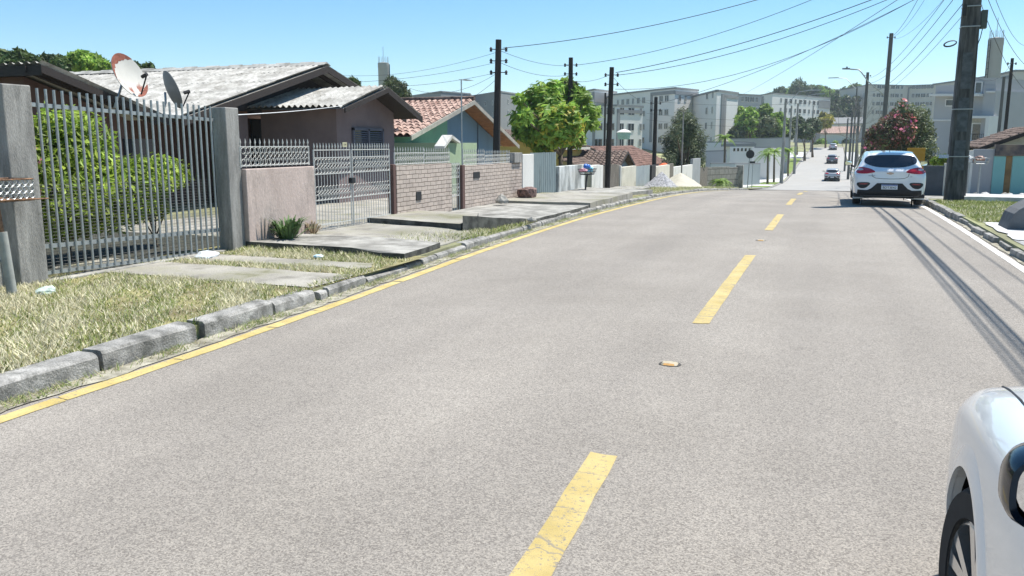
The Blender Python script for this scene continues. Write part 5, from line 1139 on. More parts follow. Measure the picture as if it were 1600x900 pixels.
# ---- apartment blocks
winm = mat('window_frame_white', (.55, .55, .53), .6, .05, 3)
def block(label, corners, ztop, zb, faces, wall=apt_w, band=apt_d, parapet=.35, name='apartment_block', frames=()):
    """corners: plan polygon; faces: {edge index: (floors, cols list of (u, width), sill, height, floor height)}"""
    cx = sum(c[0] for c in corners) / len(corners); cy = sum(c[1] for c in corners) / len(corners)
    t = thing(name, label, 'building', (cx, cy, zb)); n = len(corners)
    MB().prism([(x, y, zb - 3) for x, y in corners], (0, 0, ztop - zb + 3)).build('wall', wall, t)
    ar = sum(corners[i][0] * corners[(i + 1) % n][1] - corners[(i + 1) % n][0] * corners[i][1] for i in range(n))
    sg = 1 if ar > 0 else -1; rf = MB()
    for i in range(n):
        a = Vector((*corners[i], 0)); b = Vector((*corners[(i + 1) % n], 0)); d = (b - a).normalized(); o = Vector((d.y, -d.x, 0)) * sg
        rf.prism([(a - d * .1 + o * .12).to_tuple()[:2] + (ztop - .05,), (b + d * .1 + o * .12).to_tuple()[:2] + (ztop - .05,), (b + d * .1 - o * .3).to_tuple()[:2] + (ztop - .05,), (a - d * .1 - o * .3).to_tuple()[:2] + (ztop - .05,)], (0, 0, parapet))
    rf.build('parapet', band, t)
    for e, spec in faces.items():
        a = Vector((*corners[e], 0)); b = Vector((*corners[(e + 1) % n], 0)); d = (b - a).normalized(); o = Vector((d.y, -d.x, 0)) * sg; L = (b - a).length
        floors, cols, z0, wh, fh = spec
        for (u, ww) in cols:
            fm = pm = None
            for k in range(floors):
                z = z0 + k * fh; c = a + d * (u * L) + Vector((0, 0, z)) + o * .02
                P = lambda s, h, q: c + d * s + Vector((0, 0, h)) + o * q
                w2 = ww / 2; f = MB()
                for (s0, s1, h0, h1) in ((-w2, w2, 0, .12), (-w2, w2, wh - .1, wh), (-w2, -w2 + .09, .12, wh - .1), (w2 - .09, w2, .12, wh - .1), (-.04, .04, .12, wh - .1)):
                    f.prism([P(s0, h0, 0), P(s1, h0, 0), P(s1, h1, 0), P(s0, h1, 0)], o * .07)
                fo = f.build('window', winm, t); MB().prism([P(-w2 + .05, .05, -.005), P(w2 - .05, .05, -.005), P(w2 - .05, wh - .05, -.005), P(-w2 + .05, wh - .05, -.005)], o * .03).build('pane', darkglass, fo)
    for (e, u0, u1, za, zc, th) in frames:     # raised grey band frames on a face
        a = Vector((*corners[e], 0)); b = Vector((*corners[(e + 1) % n], 0)); d = (b - a).normalized(); o = Vector((d.y, -d.x, 0)) * sg; L = (b - a).length
        Q = lambda u, z: a + d * u * L + Vector((0, 0, z)) + o * .004
        MB().prism([Q(u0, za), Q(u1, za), Q(u1, zc), Q(u0, zc)], o * th).build('grey_band', band, t)
    return t
def cor(px, D): p = onD(px, 225, D); return (p.x, p.y)
def back(c, c2, k): # a point k metres behind the edge c -> c2
    d = Vector((c2[0] - c[0], c2[1] - c[1], 0)).normalized(); f = Vector((-d.y, d.x, 0)); return f
def blk(label, pts, ztop, zb, faces, deep=14, **kw):
    """pts: facade polyline left to right in the picture; closed off behind"""
    P = [Vector((*cor(px, D), 0)) for px, D in pts]; ax = Vector((-sin(YAW), cos(YAW), 0))
    P += [P[-1] + ax * deep, P[0] + ax * deep]
    return block(label, [(p.x, p.y) for p in P], ztop, zb, faces, **kw)
def zt(py, D): return EYE + (225 - py) * D / 1300
cols = lambda n, w=1.3, a=.1, b=.9: [(a + (b - a) * (i + .5) / n, w if i % 3 else w * .6) for i in range(n)]
blk('grey shaded apartment block seen left, above the green and blue house', [(636, 250), (690, 225), (735, 235)], zt(147, 225), 3, {0: (3, cols(4), 5.5, 1.2, 3), 1: (3, cols(3), 5.5, 1.2, 3)}, wall=apt_d)
blk('dark grey apartment block between the nearest pole and broad tree', [(728, 240), (782, 215), (842, 240)], zt(147, 215), 3, {0: (3, cols(4), 5.5, 1.2, 3), 1: (4, cols(5), 3.5, 1.2, 2.8)}, wall=apt_d)
blk('apartment block with dark sloping roof band right of the broad tree', [(905, 200), (927, 190), (962, 200)], zt(144, 190), 3, {1: (3, cols(3), 3.5, 1.2, 2.8)}, frames=[(0, 0, 1, zt(158, 190), zt(147, 190), .1), (1, 0, 1, zt(162, 190), zt(147, 190), .1)])
D3 = 163
blk('main four storey apartment block with grey framed corner panel', [(955, 185), (1015, 170), (1052, D3), (1088, 170)], zt(142, D3), 0, {0: (4, cols(6, 1.2), 1.8, 1.25, 2.65), 1: (4, cols(3, 1.3, .1, .8), 1.8, 1.25, 2.65), 2: (4, [(.2, 1.0), (.45, .7)], 1.8, 1.25, 2.65)}, deep=20,
    frames=[(1, .0, .09, 2, zt(150, 168), .15), (2, .84, 1, 2, zt(148, 165), .15), (2, 0, 1, zt(151, 165), zt(146, 165), .15), (1, 0, 1, zt(152, 168), zt(147, 168), .15)])
blk('lower white apartment wing with thick grey bands before the main block', [(925, 150), (962, 150), (1003, 155)], zt(168, 150), -1, {0: (3, [(.25, 1.6), (.75, 1.6)], 1.2, 1.4, 2.75), 1: (3, [(.2, 1.2), (.55, 1.8), (.92, .7)], 1.2, 1.4, 2.75)}, deep=12,
    frames=[(0, 0, .12, -1, zt(168, 150), .15), (1, .02, .12, -1, zt(172, 150), .15), (1, .02, .98, zt(178, 150), zt(173, 150), .15)])
blk('pale apartment block with a tall grey stripe right of the cypress', [(1086, 165), (1117, 150), (1128, 152), (1150, 158)], zt(147, 152), -1, {0: (4, [(.55, 1.3), (.82, .8)], 1.6, 1.3, 2.7)}, frames=[(1, .65, 1, -1, zt(150, 152), .12), (2, 0, 1, zt(155, 152), zt(150, 152), .12), (2, 0, .15, -1, zt(152, 152), .12)])
blk('small distant grey apartment block beyond the tall grey stripe', [(1149, 240), (1186, 245)], zt(151, 240), 4, {0: (4, cols(4, 1.8), 5.0, 1.5, 2.8)}, wall=mod_w)
blk('long distant apartment block with a beige end wall above the green trees', [(1184, 272), (1203, 262), (1293, 290)], zt(150, 264), 4, {0: (4, [(.3, 1.2)], 5.6, 1.5, 2.9), 1: (4, cols(10, 1.8), 5.6, 1.5, 2.9)}, frames=[(0, 0, .3, 2, zt(152, 264), .1), (1, .78, 1, zt(155, 264) - 2.4, zt(150, 264) - .8, .15)], wall=apt_w)
blk('long beige hillside apartment block behind the lamp pole', [(1330, 300), (1350, 285), (1412, 290), (1460, 285)], zt(138, 290), 8, {1: (4, cols(7, 1.7), 11.5, 1.4, 2.8), 2: (4, cols(5, 1.7), 11.5, 1.4, 2.8)}, frames=[(2, 0, .05, 8, zt(140, 290), .2), (2, .05, 1, zt(142, 290), zt(139, 290), .2)], wall=apt_b)
blk('beige apartment block behind the tall water tower', [(1505, 170), (1545, 160), (1575, 150), (1640, 150)], zt(122, 158), 2, {2: (4, cols(6, 1.4), 3, 1.3, 2.8)}, wall=apt_b, frames=[(1, .1, .9, zt(165, 158), zt(126, 158), .2)])
# modern house right of the flowering tree
def modern():
    D = 88; L = lambda px, py, d=D: onD(px, py, d)
    P = [Vector((*cor(px, d), 0)) for px, d in ((1453, 92), (1550, 86))]; ax = Vector((-sin(YAW), cos(YAW), 0))
    t = thing('modern_house', 'grey three storey modern house with white trims and a glass balcony', 'building', (P[0].x + 3, P[0].y + 3, -1.5))
    d = (P[1] - P[0]).normalized(); o = Vector((d.y, -d.x, 0)); Ln = (P[1] - P[0]).length
    if o.y > 0: o = -o
    W = lambda px, py, q=0: (lambda r: P[0] + d * r + Vector((0, 0, EYE + (225 - py) * (92 - 6 * r / Ln) / 1300)) + o * q)((px - 1453) / 97 * Ln)
    def slab_(name, m, x0, x1, y0, y1, q0, q1, par=t):
        a = [W(x0, y1, q0), W(x1, y1, q0), W(x1, y0, q0), W(x0, y0, q0)]; return MB().prism(a, o * (q1 - q0)).build(name, m, par)
    slab_('wall', mod_w, 1455, 1548, 137, 300, -9, 0)
    slab_('upper_wall', mod_w, 1501, 1546, 126, 137, -9, -.1)
    slab_('white_canopy', mod_l, 1456, 1535, 150, 153.5, -.2, 1.2)
    slab_('side_volume', mod_w, 1535, 1553, 145, 260, -6, .5)
    for (x0, x1, y0, y1) in ((1475, 1512, 159, 167), (1519, 1527, 133, 148)):
        f = slab_('window', mod_l, x0 - 1.5, x1 + 1.5, y0 - 1.5, y1 + 1.5, .004, .12); slab_('pane', darkglass, x0, x1, y0, y1, .122, .14, f)
    slab_('white_frame', mod_l, 1500, 1556, 183, 186.5, 0, 1.6); slab_('white_frame', mod_l, 1551, 1556, 186.5, 222, 0, 1.6); slab_('balcony_floor', mod_l, 1498, 1556, 222, 229, 0, 1.6)
    slab_('balcony_wall', mat('balcony_beige', (.42, .41, .37), .9), 1508, 1551, 187, 222, .003, .02)
    f = slab_('balcony_door', mod_l, 1517.5, 1544, 193, 221, .022, .12); slab_('pane', darkglass, 1520, 1541.5, 195, 219, .125, .14, f)
    m = MB(); 
    for k in range(13): a = W(1510 + k * 3.3, 222, 1.5); b = W(1510 + k * 3.3, 210, 1.5); m.tube([a, b], .018, 4)
    m.tube([W(1508, 210, 1.5), W(1552, 210, 1.5)], .025, 5); m.build('balcony_rail', black, t)
    slab_('white_parapet', mod_l, 1540, 1552, 146, 148, -.1, .7)
    slab_('trim_line', mod_l, 1455, 1500, 188, 190, .0, .1)
modern()
def bare_tree():
    rn = random.Random(77); b = onD(1336, 285, 80); b.z = gz(b.x, b.y); t = thing('bare_tree', 'leafless grey twiggy tree among the right pavement poles', 'tree', b); m = MB()
    def grow(p, d, l, r, k):
        q = p + d * l; m.tube([p, q], r, 5, r2=r * .7, cap=False)
        if k:
            for _ in range(rn.choice((2, 3))): e = (d + Vector((rn.gauss(0, .42), rn.gauss(0, .42), rn.gauss(.1, .3)))).normalized(); grow(q, e, l * rn.uniform(.62, .85), r * .62, k - 1)
    grow(Vector(b), Vector((.05, 0, 1)), 2.6, .11, 6); m.build('branches', mat('grey_twigs', (.22, .21, .19), .9), t)
bare_tree()
# ---- hill and valley vegetation
hill_sp = []
rn = random.Random(71); HT = []
for i in range(30):
    px = 1203 + i * 4.8 + rn.uniform(-2, 2); top = lerpk([(1203, 143), (1218, 137), (1250, 133), (1290, 136), (1310, 142), (1325, 133), (1345, 130)], px) + rn.uniform(-3, 3)
    HT.append((px, top))
for i, (px, top) in enumerate(HT):
    D = 385 + rn.uniform(-25, 25); k = i % 3
    sp = [(px, top + 6, 6), (px + 3, top + 11, 7), (px - 4, top + 12, 7), (px, top + 20, 8), (px + 2, top + 3, 3)]
    far_tree('hill_tree', ['dark green tree among those crowding the distant hilltop', 'olive green tree among those crowding the distant hilltop', 'mid green tree among those crowding the distant hilltop'][k], px, top + 40, D, sp, [leaf_dark, leaf_olive, leaf_mid][k], 700, .75, 200 + i, r0=.4, group='trees on the distant hill', hollow=.3)
far_tree('pine_tree', 'tall dark pine standing out highest on the distant hilltop', 1248, 170, 360, [(1248, 124, 4), (1246, 131, 8), (1251, 136, 10), (1243, 140, 10), (1252, 144, 9), (1248, 150, 9)], leaf_dark, 1600, .7, 72, r0=.5, aspect=.3, up=0)
for i in range(10):
    px = 1292 + i * 5 + rn.uniform(-2, 2); top = 146 + rn.uniform(0, 14) + (i % 3) * 8; D = 305 + rn.uniform(-15, 15); k = i % 3
    far_tree('hill_tree', ['dark green tree on the slope between the two long apartment blocks', 'olive green tree on the slope between the two long apartment blocks', 'mid green tree on the slope between the two long apartment blocks'][k], px, 205, D, [(px, top + 6, 7), (px + 4, top + 14, 8), (px - 4, top + 20, 9), (px + 1, top + 30, 9)], [leaf_dark, leaf_olive, leaf_dark][k], 900, .6, 250 + i, r0=.4, group='trees on the distant hill', hollow=.3)
# dense thicket left of the far road
TH = [(1165, 190, 14), (1180, 200, 15), (1160, 205, 13), (1200, 198, 16), (1215, 188, 12), (1190, 182, 12), (1172, 178, 10), (1225, 200, 13), (1150, 195, 12), (1205, 208, 12), (1155, 180, 13), (1168, 192, 13), (1212, 200, 13), (1228, 208, 10), (1195, 172, 9), (1150, 208, 11), (1182, 212, 11)]
for i, (x, y, r) in enumerate(TH):
    lm = [leaf_mid, leaf_dark, leaf_mid, leaf_olive][i % 4]
    far_tree('thicket_tree', ['bright green tree in the thicket left of the far road', 'deep green tree in the thicket left of the far road', 'bright green tree in the thicket left of the far road', 'dull olive tree in the thicket left of the far road'][i % 4], x, 235, 150 + (i % 3) * 10, [(x, y, r), (x - r * .5, y + r * .5, r * .7), (x + r * .5, y + r * .3, r * .75), (x, y - r * .55, r * .55)], lm, 1400, .36, 300 + i, r0=.2, group='thicket left of the far road', hollow=.35)
far_tree('yellow_tree', 'yellow-green tree above the far left pavement', 1290, 225, 205, [(1287, 183, 8), (1296, 186, 7), (1291, 192, 9), (1284, 190, 6)], leaf_yel, 1300, .4, 74)
for i, (x, y, D, r) in enumerate(((1258, 205, 150, 12), (1270, 195, 165, 12), (1245, 190, 175, 10))):
    far_tree('street_tree', ['bare-stemmed dark tree beside the second lamp pole', 'dark tree with thin trunk on the bend of the far pavement', 'small dark tree behind the far lamp poles'][i], x, 238, D, [(x, y, r), (x + 5, y + 5, r * .7), (x - 6, y + 3, r * .7)], leaf_dark, 1200, .35, 320 + i, r0=.2)
for i, (x, y, D, r, lb) in enumerate(((1284, 222, 240, 7, 'round bush by the grey wall at the top of the road, larger one'), (1273, 226, 240, 4, 'small low bush left of the larger one by the far grey wall'), (1305, 225, 245, 5, 'flat green bush at the far bend of the road'), (1322, 222, 240, 6, 'dark bush beside the far pole row at the bend'))):
    far_tree('round_bush', lb, x, y + 5, D, [(x, y, r), (x + r * .6, y + 1, r * .6), (x - r * .6, y + 1, r * .6)], [leaf_mid, leaf_dark, leaf_mid, leaf_dark][i], 500, .3, 330 + i, r0=.1, cat='bush')
def palm(name, label, px, pyb, pyt, D, n, L, seed, m=leaf_mid, r0=.12, g=None):
    rn = random.Random(seed); b = onD(px, pyb, D); b.z = gz(b.x, b.y); c = onD(px, pyt, D); t = thing(name, label, 'palm', b, g)
    MB().tube([b, Vector((c.x, c.y, c.z))], r0, 8, r2=r0 * .8).build('trunk', bark, t, smooth=True)
    mb = MB(); cols = []
    for i in range(n):
        a = rn.uniform(0, 2 * pi); el = rn.uniform(-.1, 1.25); l = L * rn.uniform(.75, 1.1); P = []
        for k in range(7): s = k / 6; P.append(Vector((c.x + cos(a) * l * s * cos(el * (1 - s * .4)), c.y + sin(a) * l * s * cos(el * (1 - s * .4)), c.z + l * (sin(el) * s - .75 * s * s))))
        mb.tube([P[0], P[3], P[6]], .015, 3, cap=False); cols += [(1, 1, .8)] * 6
        sd = Vector((-sin(a), cos(a), 0))
        for k in range(1, 7):
            for u in (0, .35, .7):
                p = P[k - 1].lerp(P[k], u)
                for s in (-1, 1):
                    w_ = L * .22 * (1.1 - (k - 1 + u) / 7); e = p + sd * s * w_ + Vector((cos(a), sin(a), 0)) * w_ * .5 - Vector((0, 0, w_ * .35)); nn = (P[k] - P[k - 1]).normalized() * L * .02
                    mb.add([p - nn, p + nn, e], [(0, 1, 2)]); q = rn.uniform(.7, 1.4); cols.append((q, q, q))
    mb.build('fronds', m, t, cols=cols); return t
palm('palm_tree', 'fan palm in front of the white wall with small square openings', 1133, 250, 215, 84, 26, 1.3, 81)
palm('palm_tree', 'left one of the palms beside the nearest far lamp pole', 1200, 272, 240, 88, 24, 1.6, 82)
palm('palm_tree', 'right one of the palms beside the nearest far lamp pole', 1210, 268, 236, 94, 24, 1.6, 83)
palm('palm_tree', 'palm half hidden behind the second far lamp pole', 1232, 258, 236, 112, 22, 1.8, 84)
def cycad():
    b = onX(1128, 291, -7.3); b.z = gz(-7.3, b.y); return palm('cycad', 'low spreading cycad in front of the grey block corner wall', 1126, 290, 284, 55, 40, .95, 85)
cycad()
# ---- far left walls, gate with openings, sign
def farwall(name, label, pts, pyt, m, th=.25, cat='wall', cap=None):
    P = [onD(px, 225, D) for px, D in pts]; t = thing(name, label, cat, (P[0].x, P[0].y, gz(P[0].x, P[0].y))); mb = MB(); ax = Vector((-sin(YAW), cos(YAW), 0)) * th; cp = MB()
    for (a, b), (ta, tb), (da, db) in zip(zip(P, P[1:]), zip(pyt, pyt[1:]), zip(pts, pts[1:])):
        za = EYE + (225 - ta) * da[1] / 1300; zb_ = EYE + (225 - tb) * db[1] / 1300
        mb.prism([(a.x, a.y, -6), (b.x, b.y, -6), (b.x, b.y, zb_), (a.x, a.y, za)], ax)
        cp.prism([(a.x, a.y, za + .003), (b.x, b.y, zb_ + .003), (b.x, b.y, zb_ + .14), (a.x, a.y, za + .14)], ax * 1.2)
    mb.build('wall', m, t); cp.build('coping', cap or apt_d, t); return t
farwall('retaining_wall', 'long grey retaining wall at the far bend of the road', [(1240, 262), (1330, 255), (1400, 250)], [206, 203, 200], mod_w)
farwall('grey_wall', 'sloping grey estate wall below the thicket', [(1140, 125), (1205, 120), (1232, 118)], [218, 217, 216], mat('estate_wall', (.38, .38, .37), .9, .05, .3))
farwall('pale_wall', 'lower pale wall in front of the sloping estate wall', [(1178, 104), (1205, 104), (1222, 106)], [231, 231, 232], apt_w)
farwall('metal_fence', 'smooth grey-green panel wall beside the round sign', [(1112, 80), (1150, 82), (1190, 86)], [256, 256, 256], mat('panel_wall', (.27, .31, .31), .7, .05, .5), cat='fence')
farwall('pale_wall', 'plain pale house wall left of the small square openings', [(1104, 92), (1136, 93)], [237, 236], mod_w)
farwall('dark_roofed_wall', 'white wall with dark flat roof behind the fan palm', [(1104, 100), (1150, 100), (1179, 101)], [223, 223, 224], apt_w)
def openwall():
    D = 96; a = onD(1141, 225, D); b = onD(1176, 225, D); t = thing('gatehouse', 'white gatehouse wall with a row of small square openings under a dark roof', 'building', (a.x, a.y, -2)); ax = Vector((-sin(YAW), cos(YAW), 0)); z = lambda py: EYE + (225 - py) * D / 1300
    MB().prism([(a.x, a.y, -5), (b.x, b.y, -5), (b.x, b.y, z(229)), (a.x, a.y, z(229))], ax * 2.5).build('wall', apt_w, t)
    MB().prism([(a.x - .4, a.y, z(229)), (b.x + .4, b.y, z(229)), (b.x + .4, b.y, z(224)), (a.x - .4, a.y, z(224))], ax * 2.6 - ax * .0).build('flat_roof', apt_d, t)
    for k in range(5):
        u = .15 + k * .17; p = a.lerp(b, u); q = a.lerp(b, u + .085); MB().prism([(p.x, p.y, z(236)), (q.x, q.y, z(236)), (q.x, q.y, z(231.5)), (p.x, p.y, z(231.5))], -ax * .03).build('opening', darkglass, t)
openwall()
def sign():
    b = onD(1168, 291, 60); b.z = gz(b.x, b.y) - .1; c = onD(1172, 241, 60); t = thing('road_sign', 'round road sign seen from its dark back on a thin post at the side street', 'sign', b)
    MB().tube([b, (c.x - .0, c.y, c.z + .35)], .035, 8).build('post', galv, t); f = Vector((-sin(YAW), cos(YAW), 0)); u = Vector((cos(YAW), sin(YAW), 0)); R = .3
    m = MB(); k = 24; m.prism([c - f * .04 + u * R * cos(2 * pi * i / k) + Vector((0, 0, R * sin(2 * pi * i / k))) for i in range(k)], f * .02); m.build('disc', black, t)
    m = MB(); k = 24; m.prism([c - f * .018 + u * R * .98 * cos(2 * pi * i / k) + Vector((0, 0, R * .98 * sin(2 * pi * i / k))) for i in range(k)], f * .006); m.build('face', redlamp, t)
    b2 = onD(1175, 284, 68); b2.z = gz(b2.x, b2.y); t = thing('name_sign', 'small dark street name plate on a thin post behind the round sign', 'sign', b2); MB().tube([b2, (b2.x, b2.y, onD(1175, 253, 68).z)], .03, 6).build('post', galv, t)
    p = onD(1175, 254, 67.9); MB().box(p.x - .25, p.x + .25, p.y - .06, p.y - .04, p.z - .05, p.z + .1).build('plate', black, t)
sign()
# parasol-like green tank roof among the apartments
c = onD(975, 208, 110); t = thing('garden_gazebo', 'pale green round canopy with a white peaked top before the apartments', 'gazebo', (c.x, c.y, gz(c.x, c.y)))
MB().lathe((c.x, c.y, c.z - .6), [(.75, -.2), (.85, .3), (.88, .7)], 16).build('canopy_side', mat('pale_teal_cloth', (.3, .45, .4), .8), t); MB().lathe((c.x, c.y, c.z + .1), [(1.0, 0), (.5, .3), (.03, .42)], 16).build('canopy_top', white_w, t); MB().tube([(c.x, c.y, gz(c.x, c.y)), (c.x, c.y, c.z - .3)], .06, 6).build('pole', galv, t)
# hillside houses roofs right of the yellow tree
for i, (px, py, D, w_, lb) in enumerate(((1310, 207, 250, 9, 'pale roofed hillside house above the far retaining wall'), (1322, 192, 270, 8, 'grey hillside house half hidden by the pole row'))):
    c = onD(px, py, D); t = thing('hillside_house', lb, 'house', (c.x, c.y, gz(c.x, c.y)))
    MB().box(c.x - w_ * .55, c.x + w_ * .55, c.y - 2, c.y + 6, gz(c.x, c.y) - 2, c.z - .3).build('wall', apt_w, t)
    MB().prism([(c.x - w_ * .65, c.y - 2.6, c.z - .4), (c.x + w_ * .65, c.y - 2.6, c.z - .4), (c.x + w_ * .65, c.y + 2, c.z + 1.6), (c.x - w_ * .65, c.y + 2, c.z + 1.6)], (0, 0, .2)).build('roof', terra if i == 0 else apt_d, t)
# ---- right: flowering tree, walls, baskets
def flowertree():
    rn = random.Random(91); D = 52; bl = []
    for x, y, r in [(1405, 200, 22), (1383, 212, 22), (1430, 200, 24), (1418, 178, 14), (1440, 178, 13), (1368, 235, 18), (1400, 240, 26), (1436, 232, 24), (1405, 178, 12), (1408, 163, 8), (1448, 210, 14), (1364, 212, 12), (1370, 258, 18), (1395, 268, 20), (1425, 265, 22), (1446, 250, 14), (1452, 272, 10)]:
        c = onD(x, y, D + rn.uniform(-1, 1)); R = r * D / 1300 * 1.05; bl.append((c.x, c.y, c.z, R, R, R))
    def fl(t, r):
        mb, co = leafcloud([bl[i] for i in (1, 5, 11, 12, 13, 0)], 5200, .11, r, .4, .6); mb.build('reddish_leaves', redleaf, t, cols=co)
        for spec, n in (([bl[8], bl[9], bl[0]], 190), ([bl[1], bl[5], bl[11]], 90)):
            mb, co = leafcloud(spec, n, .11, r, .8, .9, tint=lambda q: (1, q.uniform(.6, 1.3), q.uniform(.8, 1.2))); mb.build('blossom', leaf_pink, t, cols=co)
    c = onD(1410, 290, D); tree('flowering_tree', 'dense bushy tree with pink and red blossoms behind the white hatchback', (c.x, c.y, gz(c.x, c.y)), bl, 15000, .115, leaf_olive, .16, seed=92, extra=fl, aspect=.4, hollow=.3, fork=.2)
flowertree()
far_tree('dark_tree', 'dark tree filling the gap behind the small house at the right edge', 1585, 250, 95, [(1575, 188, 10), (1590, 185, 13), (1600, 195, 12), (1580, 200, 12)], leaf_dark, 2500, .3, 93)
YW = 31.6
rw = lambda px, py: (lambda r: r * (YW / r.y))(ray(px, py))
def rwall(name, label, x0, x1, py, m, cat='wall', dy=0, th=.2):
    a = rw(x0, py); b = rw(x1, py); return tag(MB().box(a.x, b.x, YW + dy, YW + dy + th, -.4, EYE + a.z, .01).build(name, m, loc=((a.x + b.x) / 2, YW + dy, 0)), label, cat)
rwall('ochre_wall', 'ochre yellow wall showing between tree and big pole', 1453, 1490, 233, ochre_w, dy=9)
rwall('dark_gate', 'low dark grey gate under the green climber left of the big pole', 1444, 1476, 259, mat('dark_grey_gate', (.07, .08, .09), .7, .2, 2), 'gate')
rwall('white_wall', 'narrow pale pillar between dark gate and the big pole', 1476.3, 1489, 255, cream_w)
rwall('white_wall', 'bright white gate pillar just right of the big pole', 1500, 1522, 235, white_w)
rwall('grey_wall', 'streaked grey plaster wall behind the waste basket', 1522.2, 1555, 233, mat('streaked_grey', (.36, .36, .37), .9, .07, 1.2, stretch=(1, 1, .2), stain=(.22, .22, .23), sscale=3))
rwall('turquoise_gate', 'narrow turquoise metal door under the dark canopy', 1553, 1572, 244, turq, 'door', dy=-.04, th=.05)
rwall('turquoise_gate', 'wide turquoise metal gate cut by the right picture edge', 1583, 1660, 242, turq, 'gate', dy=-.04, th=.05)
rwall('brown_pillar', 'rusty brown pillar between the two turquoise gates', 1572.2, 1583, 238, mat('rusty_brown_plaster', (.24, .15, .07), .9, .3, 2), 'pillar')
a = rw(1556, 226); b = rw(1660, 244); tag(MB().box(a.x, b.x, YW - .1, YW + .25, EYE + b.z + .0, EYE + a.z, .01).build('dark_canopy', mat('dark_mouldy_beam', (.09, .085, .1), .9, .35, 2, col2=(.2, .15, .11)), loc=(a.x, YW, 2)), 'dark mouldy beam over the turquoise gates', 'beam')
def edge_house():
    a = rw(1556, 225); ap = Vector((a.x + 3.1, YW + 3, 0)); t = thing('small_gabled_house', 'small gabled house with red tile roof at the right edge above the turquoise gate', 'house', (a.x + 3, YW + 4, 0))
    z0 = EYE + rw(1556, 232).z; z1 = EYE + rw(1556, 196).z; x0 = a.x - .3
    sheet_roof('roof', terra_d, (x0, YW + 1.3, z0), (x0, YW + 7, z0), (x0 + 1.9, YW + 1.3, z1), (x0 + 1.9, YW + 7, z1), t, pitch=.25, amp=.04, tiles=True, rows=8)
    sheet_roof('roof', terra_d, (x0 + 3.8, YW + 7, z0), (x0 + 3.8, YW + 1.3, z0), (x0 + 1.9, YW + 7, z1), (x0 + 1.9, YW + 1.3, z1), t, pitch=.25, amp=.04, tiles=True, rows=8)
    MB().prism([(x0 + .4, YW + 1.9, 0), (x0 + 3.4, YW + 1.9, 0), (x0 + 3.4, YW + 1.9, z0 + .2), (x0 + 1.9, YW + 1.9, z1 - .15), (x0 + .4, YW + 1.9, z0 + .2)], (0, 5, 0)).build('wall', cream_w, t)
    beam('rake_board', (x0, YW + 1.28, z0 + .02), (x0 + 1.9, YW + 1.28, z1 + .02), .05, .14, darkwood, t); beam('rake_board', (x0 + 1.9, YW + 1.28, z1 + .02), (x0 + 3.8, YW + 1.28, z0 + .02), .05, .14, darkwood, t)
edge_house()
far_tree('vine', 'bright green climber spilling over the dark gate', 1470, 262, 33.5, [(1462, 252, 7), (1474, 249, 8), (1483, 250, 6), (1468, 258, 6)], leaf_bush, 1600, .07, 94, r0=.04, cat='plant')
far_tree('vine', 'small climber with orange flowers over the white pillar', 1522, 260, 33.0, [(1516, 231, 5), (1524, 228, 5), (1530, 233, 4)], leaf_bush, 700, .06, 95, r0=.03, cat='plant')
b1 = rw(1531, 300); 
def rbasket(px, pyt, Y, label, w_):
    r = ray(px, pyt); p = r * (Y / r.y); c = (p.x, Y, gz(p.x, Y)); return basket(c, label, EYE + p.z - c[2], w_, None, round_=True)
tp = rbasket(1532, 256, 30.2, 'galvanised waste basket on a post holding a brown bag', .36); litter('rubbish_bag', 'brown rubbish bag lying in the right waste basket', (tp.x - .05, tp.y, tp.z + .14), .17, mat('brown_bag', (.24, .12, .08), .4, .2, 12, bump=.6, bscale=15), 51, .8)
tp = rbasket(1515, 254, 30.6, 'small waste basket on a post just right of the big concrete pole', .2); litter('rubbish_bag', 'white rubbish bag lying in the small waste basket', (tp.x, tp.y, tp.z + .12), .12, pale_plastic, 52, .8)
# ---- overhead cables
def cable(label, a, b, sag, r=.012, g='overhead cables', name='overhead_cable', n=22):
    r = r * .55
    a = Vector(a); b = Vector(b); P = [a.lerp(b, i / n) - Vector((0, 0, 4 * sag * (i / n) * (1 - i / n))) for i in range(n + 1)]
    return tag(MB().tube(P, r, 5, cap=False).build(name, black, loc=a, smooth=True), label, 'cable', g)
B = lambda dx, z, dy=0: (3.45 + dx, 27.5 + dy, z)
BG = 'cables crossing the road'
for i, (dx, z, x2, r) in enumerate(((.35, 7.55, 3.75, .026), (.7, 7.5, 4.1, .026), (1.05, 7.5, 4.5, .022), (-.1, 6.9, 3.5, .026), (-.16, 6.6, 3.42, .03), (-.12, 6.2, 3.42, .042), (-.2, 5.95, 3.35, .028))):
    cable('one of the cables running from the big concrete pole towards the viewer above the kerb', B(dx, z), (x2, -12, z), .55 + .1 * i % .3, r, 'cables overhead along the right kerb')
for i, (dx, z, T, dz, ddx, r) in enumerate(((-.7, 7.55, T7, -.3, -.2, .02), (-.4, 7.5, T7, -.3, -.1, .015), (.45, 7.5, T7, -.4, .2, .014), (-.15, 6.6, T8, -.5, 0, .018), (-.15, 6.2, T8, -.9, .1, .02), (-.2, 5.6, T8, -1.6, .1, .02), (-.2, 5.25, T8, -1.9, .2, .014))):
    cable('one of the cables climbing from the far right poles to the big concrete pole', B(dx, z), (T.x + ddx, T.y, T.z + dz), .7, r, 'cables between the right poles')
